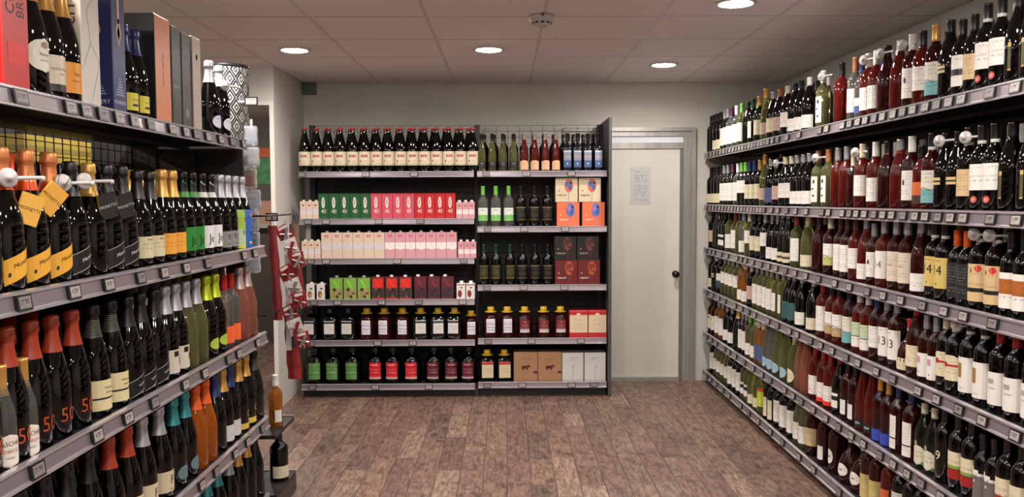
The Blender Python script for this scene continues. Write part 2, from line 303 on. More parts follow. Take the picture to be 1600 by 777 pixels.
# ------------------------------------------------------------ label designs
# key: (phrase, z0, z1, span, outline, bands bottom-up [(upto fraction, colour)], print rows, extras)
WH, CR, BE, YE = (.84, .82, .79), (.80, .76, .64), (.76, .65, .48), (.76, .66, .38)
GR, BK, RD, TE = (.36, .34, .33), (.06, .06, .06), (.62, .10, .09), (.40, .62, .62)
L = {
 'W': ('tall white labels', .036, .165, 150, 'rect', [(1, WH)], 11, []),
 'M': ('white labels', .06, .155, 150, 'rect', [(1, WH)], 8, []),
 'lo': ('low white labels', .022, .1, 150, 'rect', [(1, WH)], 7, []),
 'hi': ('high white labels', .09, .175, 150, 'rect', [(1, WH)], 7, []),
 'C': ('cream labels', .05, .145, 150, 'rect', [(1, CR)], 8, []),
 'Cl': ('low cream labels', .02, .09, 150, 'rect', [(1, CR)], 7, []),
 'Ct': ('tall cream labels', .04, .165, 150, 'rect', [(1, (.80, .74, .66))], 10, [('bar', 0, .55, .022, .003, (.45, .30, .28))]),
 'B': ('beige labels', .055, .15, 150, 'rect', [(1, BE)], 9, []),
 'P': ('pink-beige labels', .05, .14, 150, 'rect', [(1, (.72, .60, .55))], 9, []),
 'N': ('narrow white labels', .04, .15, 62, 'rect', [(1, WH)], 10, []),
 'Nl': ('low narrow white labels', .03, .1, 60, 'rect', [(1, WH)], 8, []),
 'Nc': ('narrow cream labels', .02, .14, 70, 'rect', [(1, CR)], 9, []),
 'S': ('tall two-part white labels', .02, .16, 70, 'rect', [(.3, WH), (.34, BK), (1, WH)], 12, []),
 'Wb': ('white labels, black band', .04, .16, 150, 'rect', [(.35, WH), (.55, BK), (1, WH)], 6, []),
 'Wt': ('white and teal labels', .03, .155, 150, 'rect', [(.42, TE), (1, (.80, .78, .72))], 8, [('stroke', .0, .42, .05, BK)]),
 'Wg': ('green over white labels', .03, .145, 150, 'rect', [(.42, WH), (.45, BK), (1, (.68, .74, .60))], 7, []),
 'Wy': ('white and green-yellow labels', .05, .16, 150, 'rect', [(.4, (.68, .66, .42)), (1, WH)], 7, [('stroke', 0, .42, .05, (.2, .25, .1))]),
 'Wn': ('white and tan labels', .04, .15, 150, 'rect', [(.4, (.66, .56, .40)), (1, WH)], 7, [('stroke', 0, .42, .05, BK)]),
 'Wr': ('white over red labels', .02, .12, 150, 'rect', [(.22, (.80, .18, .14)), (1, WH)], 7, []),
 'D': ('red-striped white labels', .03, .13, 150, 'rect', [(1, WH)], 7, [('stroke', 0, .18, .045, (.7, .1, .1))]),
 'T': ('red-marked white labels', .035, .14, 150, 'rect', [(1, WH)], 9, [('bar', -.004, .85, .012, .003, (.75, .15, .15)), ('vbar', -.006, .5, .0015, .06, (.3, .3, .3))]),
 'O': ('white oval-marked labels', .04, .16, 120, 'rect', [(1, WH)], 10, [('dot', 0, .6, .006, .012, BK)]),
 'E': ('leaf-print strip labels', .03, .165, 75, 'rect', [(1, WH)], 1, [('dot', .004, .8, .006, .011, BK), ('dot', -.003, .52, .007, .005, BK), ('dot', .003, .25, .006, .006, BK)]),
 'U': ('swirl-print white labels', .04, .15, 120, 'rect', [(1, WH)], 6, [('dot', .004, .5, .01, .014, (.55, .55, .56)), ('dot', .007, .5, .006, .009, WH)]),
 'Q': ('blue-marked labels', .03, .11, 120, 'rect', [(.5, (.22, .30, .52)), (1, WH)], 5, []),
 '14': ('grey 14 labels', .04, .16, 150, 'rect', [(1, WH)], 1, [('text', '14', .045, 0, .5, (.35, .36, .38))]),
 '14y': ('yellow 14 labels', .05, .165, 150, 'rect', [(1, YE)], 1, [('text', '14', .05, 0, .58, BK), ('text', 'QUATTORDICI', .006, 0, .9, BK), ('dot', 0, .15, .003, .003, BK)]),
 '13': ('white 13 labels', .04, .165, 150, 'rect', [(1, WH)], 1, [('text', '13', .052, 0, .52, (.12, .16, .18)), ('text', 'TREDICI', .007, 0, .9, BK)]),
 'Rn': ('white labels, red roundel', .075, .165, 150, 'rect', [(1, WH)], 6, [('dot', 0, -.35, .013, .013, (.62, .20, .16)), ('dot', 0, -.35, .008, .008, (.75, .5, .45))]),
 'Bs': ('beige red-seal labels', .03, .16, 150, 'rect', [(.25, BE), (.36, BK), (1, BE)], 7, [('dot', .017, .88, .011, .012, (.72, .12, .12)), ('dot', -.008, .82, .003, .008, (.45, .12, .1))]),
 'Wo': ('white labels, orange picture', .03, .155, 150, 'rect', [(.4, WH), (.82, (.62, .34, .12)), (1, WH)], 7, []),
 'Kg': ('dark grey-lettered labels', .03, .17, 150, 'rect', [(1, (.10, .10, .10))], 12, ['inkgrey']),
 'gs': ('thin gold strips', .05, .15, 16, 'rect', [(.06, (.62, .52, .3)), (.85, (.30, .26, .16)), (1, (.70, .6, .36))], 1, []),
 'gt': ('tiny gold labels', .11, .14, 60, 'rect', [(.35, BE), (.6, BK), (1, BE)], 1, []),
 'Bb': ('brown-banded cream labels', .02, .09, 150, 'rect', [(.35, CR), (.62, (.30, .23, .18)), (1, CR)], 4, []),
 'Sr': ('cream red-seal labels', .055, .15, 150, 'arch', [(.55, CR), (.64, (.62, .14, .14)), (1, CR)], 7, [('dot', -.012, .62, .011, .01, (.60, .08, .10))]),
 'Gs': ('white gold-square labels', .03, .155, 150, 'rect', [(1, WH)], 1, [('rect', -.012, .62, .013, .026, (.56, .42, .2)), ('text', 'LUGANA', .006, 0, .12, GR)]),
 'Pg': ('white house-print labels', .03, .14, 150, 'rect', [(1, WH)], 1, [('rect', -.01, .72, .013, .008, (.6, .58, .56)), ('text', 'CHATEAU', .007, -.005, .5, GR)]),
 'Pk': ('white pink-square labels', .025, .13, 120, 'rect', [(1, WH)], 1, [('rect', -.004, .72, .011, .014, (.72, .5, .56)), ('dot', 0, .2, .003, .004, BK)]),
 'Tl': ('teal picture labels', .03, .14, 150, 'rect', [(1, (.18, .32, .32))], 5, []),
 'WT': ('white over teal labels', .04, .15, 110, 'rect', [(.5, (.12, .26, .28)), (1, WH)], 4, []),
 'Bl': ('pale blue labels', .02, .10, 120, 'oval', [(1, (.55, .68, .72))], 5, []),
 'BL': ('blue labels', .03, .13, 150, 'rect', [(1, (.26, .32, .46))], 5, []),
 'Ov': ('oval cream labels', .02, .11, 110, 'oval', [(1, CR)], 6, []),
 'Sh': ('white shield labels', .05, .125, 75, 'oval', [(1, WH)], 5, [('bar', 0, .5, .02, .004, BK)]),
 'Do': ('cream labels, dark oval', .04, .15, 150, 'rect', [(1, (.80, .77, .70))], 6, [('dot', 0, .8, .012, .007, (.25, .2, .22))]),
 'Tr': ('cream-green-red labels', .05, .15, 150, 'rect', [(.35, (.58, .12, .10)), (.38, BK), (.5, (.50, .58, .25)), (1, CR)], 5, []),
 'Cr': ('cream over red labels', .05, .15, 150, 'rect', [(.42, (.58, .12, .10)), (1, CR)], 5, []),
 'Gy': ('tall grey torn-top labels', .02, .165, 150, 'torn', [(.75, (.40, .38, .37)), (1, WH)], 3, [('dot', -.006, .6, .004, .006, WH)]),
 'Li': ('white-lettered black bases', .02, .07, 130, 'rect', [(1, BK)], 1, [('text', 'LIRA', .016, 0, .5, WH)]),
 'Bu': ('blue painted bases', .006, .06, 200, 'rect', [(1, (.18, .26, .62))], 1, []),
 '9': ('leafy round white labels', .02, .12, 110, 'oval', [(1, (.78, .76, .66))], 5, [('text', '9', .05, .045, .75, (.75, .78, .62)), ('dot', -.03, .95, .01, .006, (.32, .42, .22)), ('dot', .03, .1, .012, .008, (.30, .42, .2)), ('dot', -.01, 1.1, .008, .012, (.55, .6, .5))]),
 '9k': ('cream curl emblem', .07, .14, 40, 'none', [(1, BK)], 1, [('text', '9', .05, 0, .5, (.74, .76, .6))]),
 'Yl': ('yellow labels', .02, .13, 130, 'rect', [(1, (.74, .66, .42))], 9, []),
 'Op': ('orange picture labels', .03, .13, 100, 'rect', [(.4, (.25, .1, .1)), (1, (.76, .36, .18))], 2, []),
 'bw': ('small black-white labels', .04, .12, 80, 'rect', [(.5, WH), (.8, BK), (1, WH)], 4, []),
 'Nn': ('neon yellow sleeves', .05, .17, 200, 'rect', [(.8, (.72, .76, .20)), (1, (.75, .25, .2))], 2, []),
 '-': ('no label', 0, 0, 0, 'none', [], 0, None),
 # sparkling, left rack
 'fa': ('oval white labels', .055, .135, 120, 'oval', [(1, (.83, .82, .76))], 1, [('text', 'Perrier', .012, .0, .52, GR), ('dot', 0, .8, .012, .008, (.55, .45, .40)), ('text', 'GRAND BRUT', .005, 0, .35, GR)]),
 'fm': ('white labels, black foot', .02, .11, 130, 'rect', [(.2, (.15, .13, .14)), (1, (.80, .76, .68))], 1, [('text', 'MOET & CHANDON', .0075, 0, .62, GR), ('text', 'IMPERIAL', .005, 0, .48, GR)]),
 'fo': ('orange labels', .025, .105, 140, 'rect', [(1, (.86, .56, .16))], 1, [('text', 'Veuve', .011, 0, .62, (.3, .15, .05)), ('text', 'PONSARDIN BRUT', .005, 0, .4, (.3, .15, .05))]),
 'fy': ('small yellow labels', .02, .08, 90, 'rect', [(1, (.80, .76, .22))], 1, [('text', 'POMMERY', .0065, 0, .6, BK), ('rect', 0, .3, .014, .004, BK)]),
 'mo': ('slanted yellow labels', .03, .085, 150, 'slant', [(1, (.84, .62, .20))], 1, [('text', 'Mionetto', .014, .006, .6, BK), ('dot', -.026, .35, .003, .005, BK)]),
 'mw': ('slanted black scripted labels', .03, .085, 150, 'slant', [(.04, (.6, .58, .5)), (.96, (.05, .05, .05)), (1, (.6, .58, .5))], 1, [('text', 'Mionetto', .014, .006, .5, (.8, .8, .8))]),
 'cs': ('square cream labels', .03, .10, 140, 'rect', [(1, (.78, .74, .60))], 5, [('text', 'FERRARI', .008, 0, .85, BK)]),
 'vc': ('orange-yellow labels', .03, .10, 150, 'rect', [(1, (.86, .60, .20))], 6, []),
 'jg': ('green Je labels', .03, .115, 90, 'rect', [(1, (.13, .48, .16))], 1, [('text', 'Je', .045, 0, .42, BK)]),
 'jw': ('white Je labels', .03, .115, 90, 'rect', [(1, (.82, .82, .82))], 1, [('text', 'Je', .045, 0, .42, BK)]),
 '95': ('grey 9.5 labels', .02, .085, 130, 'rect', [(1, (.50, .49, .49))], 1, [('text', '9.5', .032, 0, .62, BK), ('text', 'COLD WINE', .008, 0, .2, BK), ('ring', 0, 1.5, .016, BK)]),
 '95g': ('green 9.5 sleeves', .006, .17, 340, 'rect', [(.08, (.75, .78, .3)), (.5, (.66, .72, .60)), (1, (.55, .68, .25))], 1, [('text', '9.5', .032, 0, .4, BK), ('dot', .004, .75, .008, .012, (.65, .2, .3))]),
 '95b': ('blue fish-print sleeves', .006, .17, 340, 'rect', [(1, (.14, .35, .66))], 1, [('text', '9.5', .032, 0, .35, (.1, .15, .3)), ('dot', 0, .85, .01, .008, (.85, .4, .15)), ('dot', .01, .6, .008, .006, (.85, .4, .15)), ('dot', -.01, .12, .01, .005, (.8, .75, .3))]),
 '50': ('red 50 lettering', .03, .09, 90, 'none', [(1, BK)], 1, [('text', '50', .052, 0, .5, (.62, .25, .12))]),
 'vi': ('two-part cream labels', .02, .105, 130, 'rect', [(.36, (.80, .75, .58)), (.42, BK), (1, (.80, .75, .58))], 1, [('text', 'Villandeau', .009, 0, .74, (.15, .2, .1)), ('bar', 0, .58, .022, .003, (.3, .4, .25))]),
 'va': ('grey script labels', .02, .07, 150, 'slant', [(.05, (.55, .55, .55)), (.95, (.04, .04, .04)), (1, (.55, .55, .55))], 1, [('text', 'Valdo', .012, 0, .5, (.7, .7, .7))]),
 'bp': ('blocky white labels', .02, .10, 100, 'rect', [(1, (.75, .72, .66))], 1, [('rect', -.008, .82, .011, .009, BK), ('rect', .012, .5, .006, .012, BK)]),
 'li': ('oval lime labels', .03, .075, 90, 'oval', [(1, (.62, .70, .25))], 4, []),
 'ow': ('orange-white labels', .02, .09, 140, 'rect', [(1, (.86, .36, .16))], 1, [('tri', .012, .4, .012, .06, WH), ('text', 'L', .02, .014, .4, (.2, .2, .2))]),
 'ma': ('round white sleeves', .004, .10, 150, 'oval', [(1, (.84, .80, .76))], 1, [('text', 'MASCHIO', .015, 0, .72, (.15, .12, .12)), ('text', 'PROSECCO', .010, 0, .5, (.55, .15, .15)), ('text', 'TREVISO', .006, 0, .3, GR)]),
 'pf': ('cream F labels', .03, .10, 140, 'rect', [(1, (.76, .70, .58))], 1, [('text', 'F', .04, 0, .55, BK), ('text', 'FREIXENET', .006, 0, .12, BK)]),
 'wg': ('notched white labels', .02, .085, 90, 'rect', [(1, (.74, .74, .74))], 6, []),
 'yb': ('yellow base labels', .015, .04, 140, 'rect', [(1, (.78, .66, .26))], 2, [('ring', .01, 2.6, .013, (.8, .75, .5))]),
 'rc': ('round white labels', .03, .085, 90, 'oval', [(1, (.75, .78, .84))], 3, []),
 'tb': ('round teal labels', .03, .08, 80, 'oval', [(1, (.35, .45, .46))], 2, []),
 # back rack
 'qs': ('cream red-script labels', .05, .155, 160, 'rect', [(.08, CR), (.10, (.25, .22, .2)), (1, (.83, .78, .68))], 1, [('bar', 0, .68, .046, .017, (.66, .16, .20)), ('text', 'Sidra', .015, 0, .685, (.88, .8, .75)), ('dot', -.026, .3, .006, .007, (.58, .12, .12)), ('bar', .008, .32, .034, .0015, GR), ('bar', .008, .2, .03, .0015, GR)]),
 'kb': ('black labels', .035, .10, 140, 'rect', [(1, (.06, .06, .06))], 5, ['inkgrey', ('bar', 0, .8, .034, .005, (.5, .5, .5))]),
 'rl': ('arched peach labels', .018, .115, 140, 'arch', [(1, (.85, .68, .54))], 1, [('text', 'ROSE', .013, 0, .68, (.7, .4, .2)), ('bar', 0, .45, .03, .002, (.7, .45, .35)), ('dot', 0, .15, .005, .004, (.7, .45, .35))]),
 'ol': ('blue landscape labels', .03, .155, 100, 'rect', [(.42, (.24, .33, .50)), (.6, (.50, .52, .62)), (.68, (.70, .56, .46)), (.9, (.48, .52, .60)), (1, (.68, .70, .72))], 1, [('dot', 0, .22, .005, .006, WH)]),
 'gw': ('white over green labels', .045, .14, 150, 'rect', [(.12, (.50, .72, .42)), (.45, (.45, .70, .38)), (1, (.82, .84, .80))], 1, [('bar', 0, .82, .03, .004, GR), ('dot', 0, .42, .025, .012, (.45, .70, .38))]),
 'go': ('gold-lined black labels', .05, .145, 150, 'rect', [(.03, (.5, .42, .25)), (.96, (.07, .07, .06)), (1, (.6, .5, .3))], 7, ['inkgold']),
 'gk': ('olive gold-edged labels', .05, .145, 120, 'rect', [(.04, (.55, .46, .25)), (.96, (.20, .19, .10)), (1, (.55, .46, .25))], 5, ['inkgold']),
 'jw1': ('white labels, black header', .05, .15, 70, 'rect', [(.8, (.80, .78, .76)), (.95, (.15, .15, .15)), (1, (.7, .7, .7))], 6, []),
 'jw2': ('plain white labels', .045, .15, 62, 'rect', [(1, (.78, .77, .80))], 7, []),
 'jr': ('red over white labels', .045, .14, 68, 'rect', [(.28, (.74, .70, .70)), (1, (.46, .12, .14))], 5, ['inkpale', ('dot', 0, .85, .003, .003, WH)]),
 'jG': ('green labels', .03, .14, 72, 'rect', [(1, (.33, .52, .26))], 7, ['inkpale']),
 'jR': ('bright red labels', .03, .14, 72, 'rect', [(.12, (.75, .6, .58)), (1, (.76, .10, .14))], 6, ['inkpale', ('bar', 0, .85, .034, .006, (.85, .6, .6))]),
 'jM': ('maroon labels', .03, .14, 72, 'rect', [(.12, (.65, .55, .55)), (1, (.36, .06, .12))], 6, ['inkpale', ('bar', 0, .85, .034, .006, (.7, .5, .5))]),
 'jc': ('red-topped cream labels', .03, .155, 80, 'rect', [(.82, (.78, .72, .60)), (1, (.62, .15, .14))], 6, []),
}
def label_mesh(sh, key):
    k = ('l', sh, key)
    if k in MESH: return MESH[k]
    ph, z0, z1, span, outl, bands, rows, ex = L[key]
    H = SH[sh][1]
    if sh in ('flask', 'small') : z0, z1 = z0 * .8, z1 * .8
    if sh == 'slim': z0, z1 = z0 * .85, z1 * .82
    if sh == 'burg': z0, z1 = z0 * .9, min(z1 * .9, .142)
    ink = (.25, .22, .22)
    if ex and 'inkgrey' in ex: ink = (.5, .5, .5)
    if ex and 'inkgold' in ex: ink = (.55, .45, .25)
    if ex and 'inkpale' in ex: ink = (.75, .72, .70)
    mb = MB()
    sqr = sh in ('oil', 'sqjug')
    def pos(x, z, off):
        r = rad_at(sh, z) + off
        if outl == 'slant': z = z + x * .42
        if sqr: return (x, -(r + .0006), z)
        th = x / (rad_at(sh, (z0 + z1) / 2))
        return (r * math.sin(th), -r * math.cos(th), z)
    R0 = rad_at(sh, (z0 + z1) / 2)
    half = min(R(span) / 2 * R0, .9 * R0 if sqr else 9)
    off = .0007
    if sh == 'minijug': off = .0025
    if outl != 'none':
        cuts = [0.0] + [b[0] for b in bands]
        n = max(4, int(span / 18))
        for bi in range(len(bands)):
            v0, v1 = cuts[bi], cuts[bi + 1]; steps = max(1, int((v1 - v0) * (12 if outl in ('oval', 'arch', 'torn') or z1 > .135 else 3)))
            m = printed(bands[bi][1], ink, rows) if rows > 1 and (v1 - v0) > .2 else flat(bands[bi][1], .45)
            for s_ in range(steps):
                a0, a1 = v0 + (v1 - v0) * s_ / steps, v0 + (v1 - v0) * (s_ + 1) / steps
                def hw(a):
                    if outl == 'oval': return half * math.sqrt(max(.001, 1 - (2 * a - 1) ** 2))
                    if outl == 'arch' and a > .75: return half * math.sqrt(max(.02, 1 - ((a - .75) / .27) ** 2))
                    return half
                for i in range(n):
                    t0, t1 = i / n, (i + 1) / n
                    if outl == 'torn' and a0 > .78 and (t0 > .5 if a0 < .9 else t0 > .28): continue
                    pts = [(-1 + 2 * t0, a0), (-1 + 2 * t1, a0), (-1 + 2 * t1, a1), (-1 + 2 * t0, a1)]
                    mb.face([pos(p * hw(a), z0 + (z1 - z0) * a, off) for p, a in pts], m,
                            [(.5 + p / 2 * hw(a) / half, a) for p, a in pts], True)
    P = lambda zc: (lambda x, y: pos(x, zc + y, off + .0004))
    for e in ex or []:
        if isinstance(e, str): continue
        if e[0] == 'text':
            _, t, sz, x, v, col = e
            add_text(mb, t, sz, flat(col), P(z0 + (z1 - z0) * v), dx=x, narrow=.9)
        elif e[0] == 'dot':
            _, x, v, rx, ry, col = e
            pl = P(z0 + (z1 - z0) * v); mb.face([pl(a, b) for a, b in disc_pts(x, 0, rx, ry)], flat(col))
        elif e[0] == 'ring':
            _, x, v, r_, col = e; pl = P(z0 + (z1 - z0) * v)
            A, B = disc_pts(x, 0, r_, r_), disc_pts(x, 0, r_ * .82, r_ * .82)
            for q in range(14): mb.face([pl(*A[q]), pl(*A[(q + 1) % 14]), pl(*B[(q + 1) % 14]), pl(*B[q])], flat(col))
        elif e[0] == 'tri':
            _, x, v, a, b, col = e; pl = P(z0 + (z1 - z0) * v)
            mb.face([pl(x - a, -b / 2), pl(x + a, -b / 2), pl(x + a * .3, b / 2)], flat(col))
        elif e[0] in ('bar', 'rect', 'vbar'):
            _, x, v, a, b, col = e; a2 = a if e[0] == 'rect' else a / 2; b2 = b if e[0] == 'rect' else b / 2
            pl = P(z0 + (z1 - z0) * v)
            for q in range(4):
                x0, x1 = x - a2 + a2 * q / 2, x - a2 + a2 * (q + 1) / 2
                mb.face([pl(x0, -b2), pl(x1, -b2), pl(x1, b2), pl(x0, b2)], flat(col))
        elif e[0] == 'stroke':
            _, x, v, a, col = e; pl = P(z0 + (z1 - z0) * v)
            for q in range(8):
                x0, x1 = x - a / 2 + a * q / 8, x - a / 2 + a * (q + 1) / 8
                f0, f1 = .006 * math.sin(q / 8 * 4), .006 * math.sin((q + 1) / 8 * 4)
                mb.face([pl(x0, f0 - .0012), pl(x1, f1 - .0012), pl(x1, f1 + .0012), pl(x0, f0 + .0012)], flat(col))
    MESH[k] = mb.mesh('front_label'); return MESH[k]

ORD = ['first', 'second', 'third', 'fourth', 'fifth', 'sixth', 'seventh', 'eighth', 'ninth', 'tenth', 'eleventh', 'twelfth', 'thirteenth', 'fourteenth', 'fifteenth', 'sixteenth', 'seventeenth', 'eighteenth', 'nineteenth', 'twentieth']
NUM = ['zero', 'one', 'two', 'three', 'four', 'five', 'six', 'seven', 'eight', 'nine', 'ten', 'eleven', 'twelve', 'thirteen', 'fourteen', 'fifteen', 'sixteen', 'seventeen', 'eighteen', 'nineteen', 'twenty']
PENDING = []   # (object, singular description, plural description, from-word, place)
def flush_labels():
    if False: pass
    seen = {}
    for p in PENDING: seen.setdefault((p[2], p[4]), []).append(p)
    for (pl, place), lst in seen.items():
        n = len(lst)
        for i, (o, sg, _, frm, _) in enumerate(lst):
            if n == 1: o['label'] = '%s, %s' % (sg, place)
            else:
                o['label'] = '%s %s of %s %s, %s' % (ORD[i], frm, NUM[n], pl, place)
                if len(o['label'].split()) > 16: print('LONG', o['label'])
                o['group'] = '%s, %s' % (pl, place)
SHW = {'bord': 'bottle', 'burg': 'bottle', 'slim': 'slender bottle', 'champ': 'bottle', 'flask': 'squat bottle', 'juice': 'bottle', 'oil': 'square bottle', 'small': 'small bottle', 'minijug': 'jug', 'sqjug': 'square jug'}
def bottle(sh, gl, cp, lb, x, y, z, rz, frm, place, sc=1.0, name='wine_bottle', cat='bottle'):
    o = empty(name, (x, y, z), rz)
    if sc != 1: o.scale = (sc, sc, sc)
    o['category'] = cat
    put('jug_body' if 'jug' in sh else 'glass_body', body_mesh(sh, gl), o)
    put('cap' if sh in ('juice', 'minijug', 'sqjug') else 'capsule', cap_mesh(sh, cp), o)
    if lb != '-': put('front_label', label_mesh(sh, lb), o)
    ph = L[lb][0]; noun = SHW[sh]
    if lb == '-':
        pl = 'unlabelled %s %s-capped %ss' % (GL[gl][1], CAPC[cp][1], noun); sg = pl[:-1]
    else:
        pl = '%s %s-capped %ss, %s' % (GL[gl][1], CAPC[cp][1], noun, ph)
        sg = '%s %s-capped %s, %s' % (GL[gl][1], CAPC[cp][1], noun, ph)
    PENDING.append((o, sg, pl, frm, place))
    return o

# ------------------------------------------------------------ the setting
WB = 6.70       # back wall
WR = 2.22       # right wall
CE = 2.415      # ceiling
LW = -1.61      # return wall by the back rack
def slab(name, x0, x1, y0, y1, z0, z1, m):
    o = MB().box(x0, x1, y0, y1, z0, z1, m).build(name); tag(o, kind='structure'); return o
# floor: slab + vinyl planks
fl = slab('floor', -6, WR, -3.2, 10, -.06, -.006, pmat('floor_joint', (.16, .12, .10), .7))
def plank_mat():
    m = pmat('plank_vinyl', (.4, .3, .25), .42); nt = m.node_tree; b = nt.nodes['Principled BSDF']; Lk = nt.links.new
    geo = nt.nodes.new('ShaderNodeNewGeometry'); oi = nt.nodes.new('ShaderNodeObjectInfo')
    rnd = math_node(nt, 'FRACT', math_node(nt, 'ADD', math_node(nt, 'MULTIPLY', geo.outputs['Random Per Island'], 1.0), oi.outputs['Random']))
    cr = nt.nodes.new('ShaderNodeValToRGB'); e = cr.color_ramp.elements
    cols = [(0, (.36, .28, .245)), (.16, (.45, .36, .31)), (.32, (.40, .30, .27)), (.46, (.52, .44, .38)), (.6, (.45, .335, .31)), (.72, (.36, .30, .27)), (.86, (.48, .385, .32)), (1, (.41, .345, .31))]
    e[0].position, e[0].color = 0, (*srgb(cols[0][1]), 1); e[1].position, e[1].color = 1, (*srgb(cols[-1][1]), 1)
    for p, c in cols[1:-1]:
        q = e.new(p); q.color = (*srgb(c), 1)
    Lk(rnd, cr.inputs[0])
    tc = nt.nodes.new('ShaderNodeTexCoord'); off = nt.nodes.new('ShaderNodeVectorMath'); off.operation = 'ADD'
    cb = nt.nodes.new('ShaderNodeCombineXYZ'); Lk(math_node(nt, 'MULTIPLY', rnd, 40), cb.inputs[0]); Lk(math_node(nt, 'MULTIPLY', rnd, 23), cb.inputs[1])
    Lk(tc.outputs['Object'], off.inputs[0]); Lk(cb.outputs[0], off.inputs[1])
    def noise(scale, st, det=6):
        mp = nt.nodes.new('ShaderNodeMapping'); mp.inputs['Scale'].default_value = st
        n = nt.nodes.new('ShaderNodeTexNoise'); n.inputs['Scale'].default_value = scale; n.inputs['Detail'].default_value = det
        n.inputs['Roughness'].default_value = .65
        Lk(off.outputs[0], mp.inputs[0]); Lk(mp.outputs[0], n.inputs['Vector']); return n.outputs['Fac']
    g = noise(9, (6, 1, 1)); s2 = noise(7, (2.5, 1, 1), 5); s3 = noise(9, (1.6, 1, 1), 4)
    def ramp(src, a, b_, c0, c1):
        r = nt.nodes.new('ShaderNodeValToRGB'); r.color_ramp.elements[0].position = a; r.color_ramp.elements[1].position = b_
        r.color_ramp.elements[0].color = (*c0, 1); r.color_ramp.elements[1].color = (*c1, 1); Lk(src, r.inputs[0]); return r.outputs[0]
    def mixc(mode, fac, A, B):
        x = nt.nodes.new('ShaderNodeMix'); x.data_type = 'RGBA'; x.blend_type = mode
        if isinstance(fac, float): x.inputs['Factor'].default_value = fac
        else: Lk(fac, x.inputs['Factor'])
        Lk(A, x.inputs['A'])
        if isinstance(B, tuple): x.inputs['B'].default_value = (*B, 1)
        else: Lk(B, x.inputs['B'])
        return x.outputs['Result']
    c = mixc('MULTIPLY', .75, cr.outputs[0], ramp(g, .38, .62, (.36, .34, .33), (1.6, 1.56, 1.52)))
    c = mixc('MIX', ramp(s2, .50, .66, (0, 0, 0), (.6, .6, .6)), c, srgb((.52, .42, .375)))
    c = mixc('MIX', ramp(s3, .52, .66, (0, 0, 0), (.7, .7, .7)), c, srgb((.24, .185, .17)))
    c = mixc('MULTIPLY', .7, c, ramp(noise(22, (4, 1.2, 1), 4), .36, .46, (.42, .40, .38), (1, 1, 1)))
    Lk(c, b.inputs['Base Color'])
    bp = nt.nodes.new('ShaderNodeBump'); bp.inputs['Strength'].default_value = .2; bp.inputs['Distance'].default_value = .0015
    Lk(g, bp.inputs['Height']); Lk(bp.outputs[0], b.inputs['Normal'])
    return m
MP = plank_mat()
PW = .1275
rest = MB()
x = -5.99; ci = 0
while x < WR - .01:
    x1 = min(x + PW, WR); y = -3.2 - random.random() * .5
    while y < 9.9:
        ln = random.choice([.32, .42, .55, .64, .8]); y1 = min(y + ln, 9.95)
        vis = y1 > 3.95 and y < WB and x1 > -1.62 and x < 1.66
        g = .0009; dz = random.uniform(-.0003, .0003)
        if vis:
            w_, l_ = (x1 - x) / 2 - g, (y1 - y) / 2 - g
            mb = MB(); t = .0012
            mb.box(-w_ + t, w_ - t, -l_ + t, l_ - t, -.006, 0, MP, skip='fblrd')
            for a, b in (((-w_, -l_), (w_, -l_)), ((w_, -l_), (w_, l_)), ((w_, l_), (-w_, l_)), ((-w_, l_), (-w_, -l_))):
                sa = (a[0] - math.copysign(t, a[0]), a[1] - math.copysign(t, a[1])); sb = (b[0] - math.copysign(t, b[0]), b[1] - math.copysign(t, b[1]))
                mb.face([(*a, -.0012), (*b, -.0012), (*sb, 0), (*sa, 0)], MP); mb.face([(*a, -.006), (*b, -.006), (*b, -.0012), (*a, -.0012)], MP)
            mb.build('plank', fl, ((x + x1) / 2, (y + y1) / 2, dz))
        else:
            rest.face([(x + g, y + g, dz), (x1 - g, y + g, dz), (x1 - g, y1 - g, dz), (x + g, y1 - g, dz)], MP)
        y = y1
    x = x1
o = rest.build('plank_field', fl); o['kind'] = 'stuff'
# ceiling
M_tile = noisy('ceiling_tile', (.89, .865, .86), (.91, .885, .88), 40, .85, .3)
M_grid = pmat('ceiling_grid', (.80, .77, .76), .5)
ce = slab('ceiling', -6, WR, -3.2, 10, CE + .012, CE + .08, pmat('ceiling_slab', (.35, .33, .32), .8))
TM = {}
def tile_mesh(w_, l_):
    k = (round(w_, 3), round(l_, 3))
    if k not in TM:
        mb = MB(); t = .004; a, b = w_ / 2, l_ / 2
        mb.face([(-a + t, b - t, 0), (a - t, b - t, 0), (a - t, -b + t, 0), (-a + t, -b + t, 0)], M_tile)
        for p, q in (((-a, -b), (a, -b)), ((a, -b), (a, b)), ((a, b), (-a, b)), ((-a, b), (-a, -b))):
            sp = (p[0] - math.copysign(t, p[0]), p[1] - math.copysign(t, p[1])); sq = (q[0] - math.copysign(t, q[0]), q[1] - math.copysign(t, q[1]))
            mb.face([(*q, .006), (*p, .006), (*sp, 0), (*sq, 0)], M_tile)
        TM[k] = mb.mesh('ceiling_tile')
    return TM[k]
xs = [-6] + [-5.8 + .6 * i for i in range(14)]; xs = [v for v in xs if v < WR - .05] + [WR]
ys = [-3.2] + [-2.9 + .6 * i for i in range(22)]; ys = [v for v in ys if v < 9.95]
rest = MB(); grid = MB()
for i in range(len(xs) - 1):
    for j in range(len(ys) - 1):
        x0, x1, y0, y1 = xs[i] + .004, xs[i + 1] - .004, ys[j] + .004, ys[j + 1] - .004
        if y1 > 3.7 and y0 < WB - .05 and x1 > -2.7:
            put('ceiling_tile', tile_mesh(x1 - x0, y1 - y0), ce, ((x0 + x1) / 2, (y0 + y1) / 2, CE + random.uniform(-.0006, .0006)))
        else: rest.face([(x0, y1, CE), (x1, y1, CE), (x1, y0, CE), (x0, y0, CE)], M_tile)
o = rest.build('tile_field', ce); o['kind'] = 'stuff'
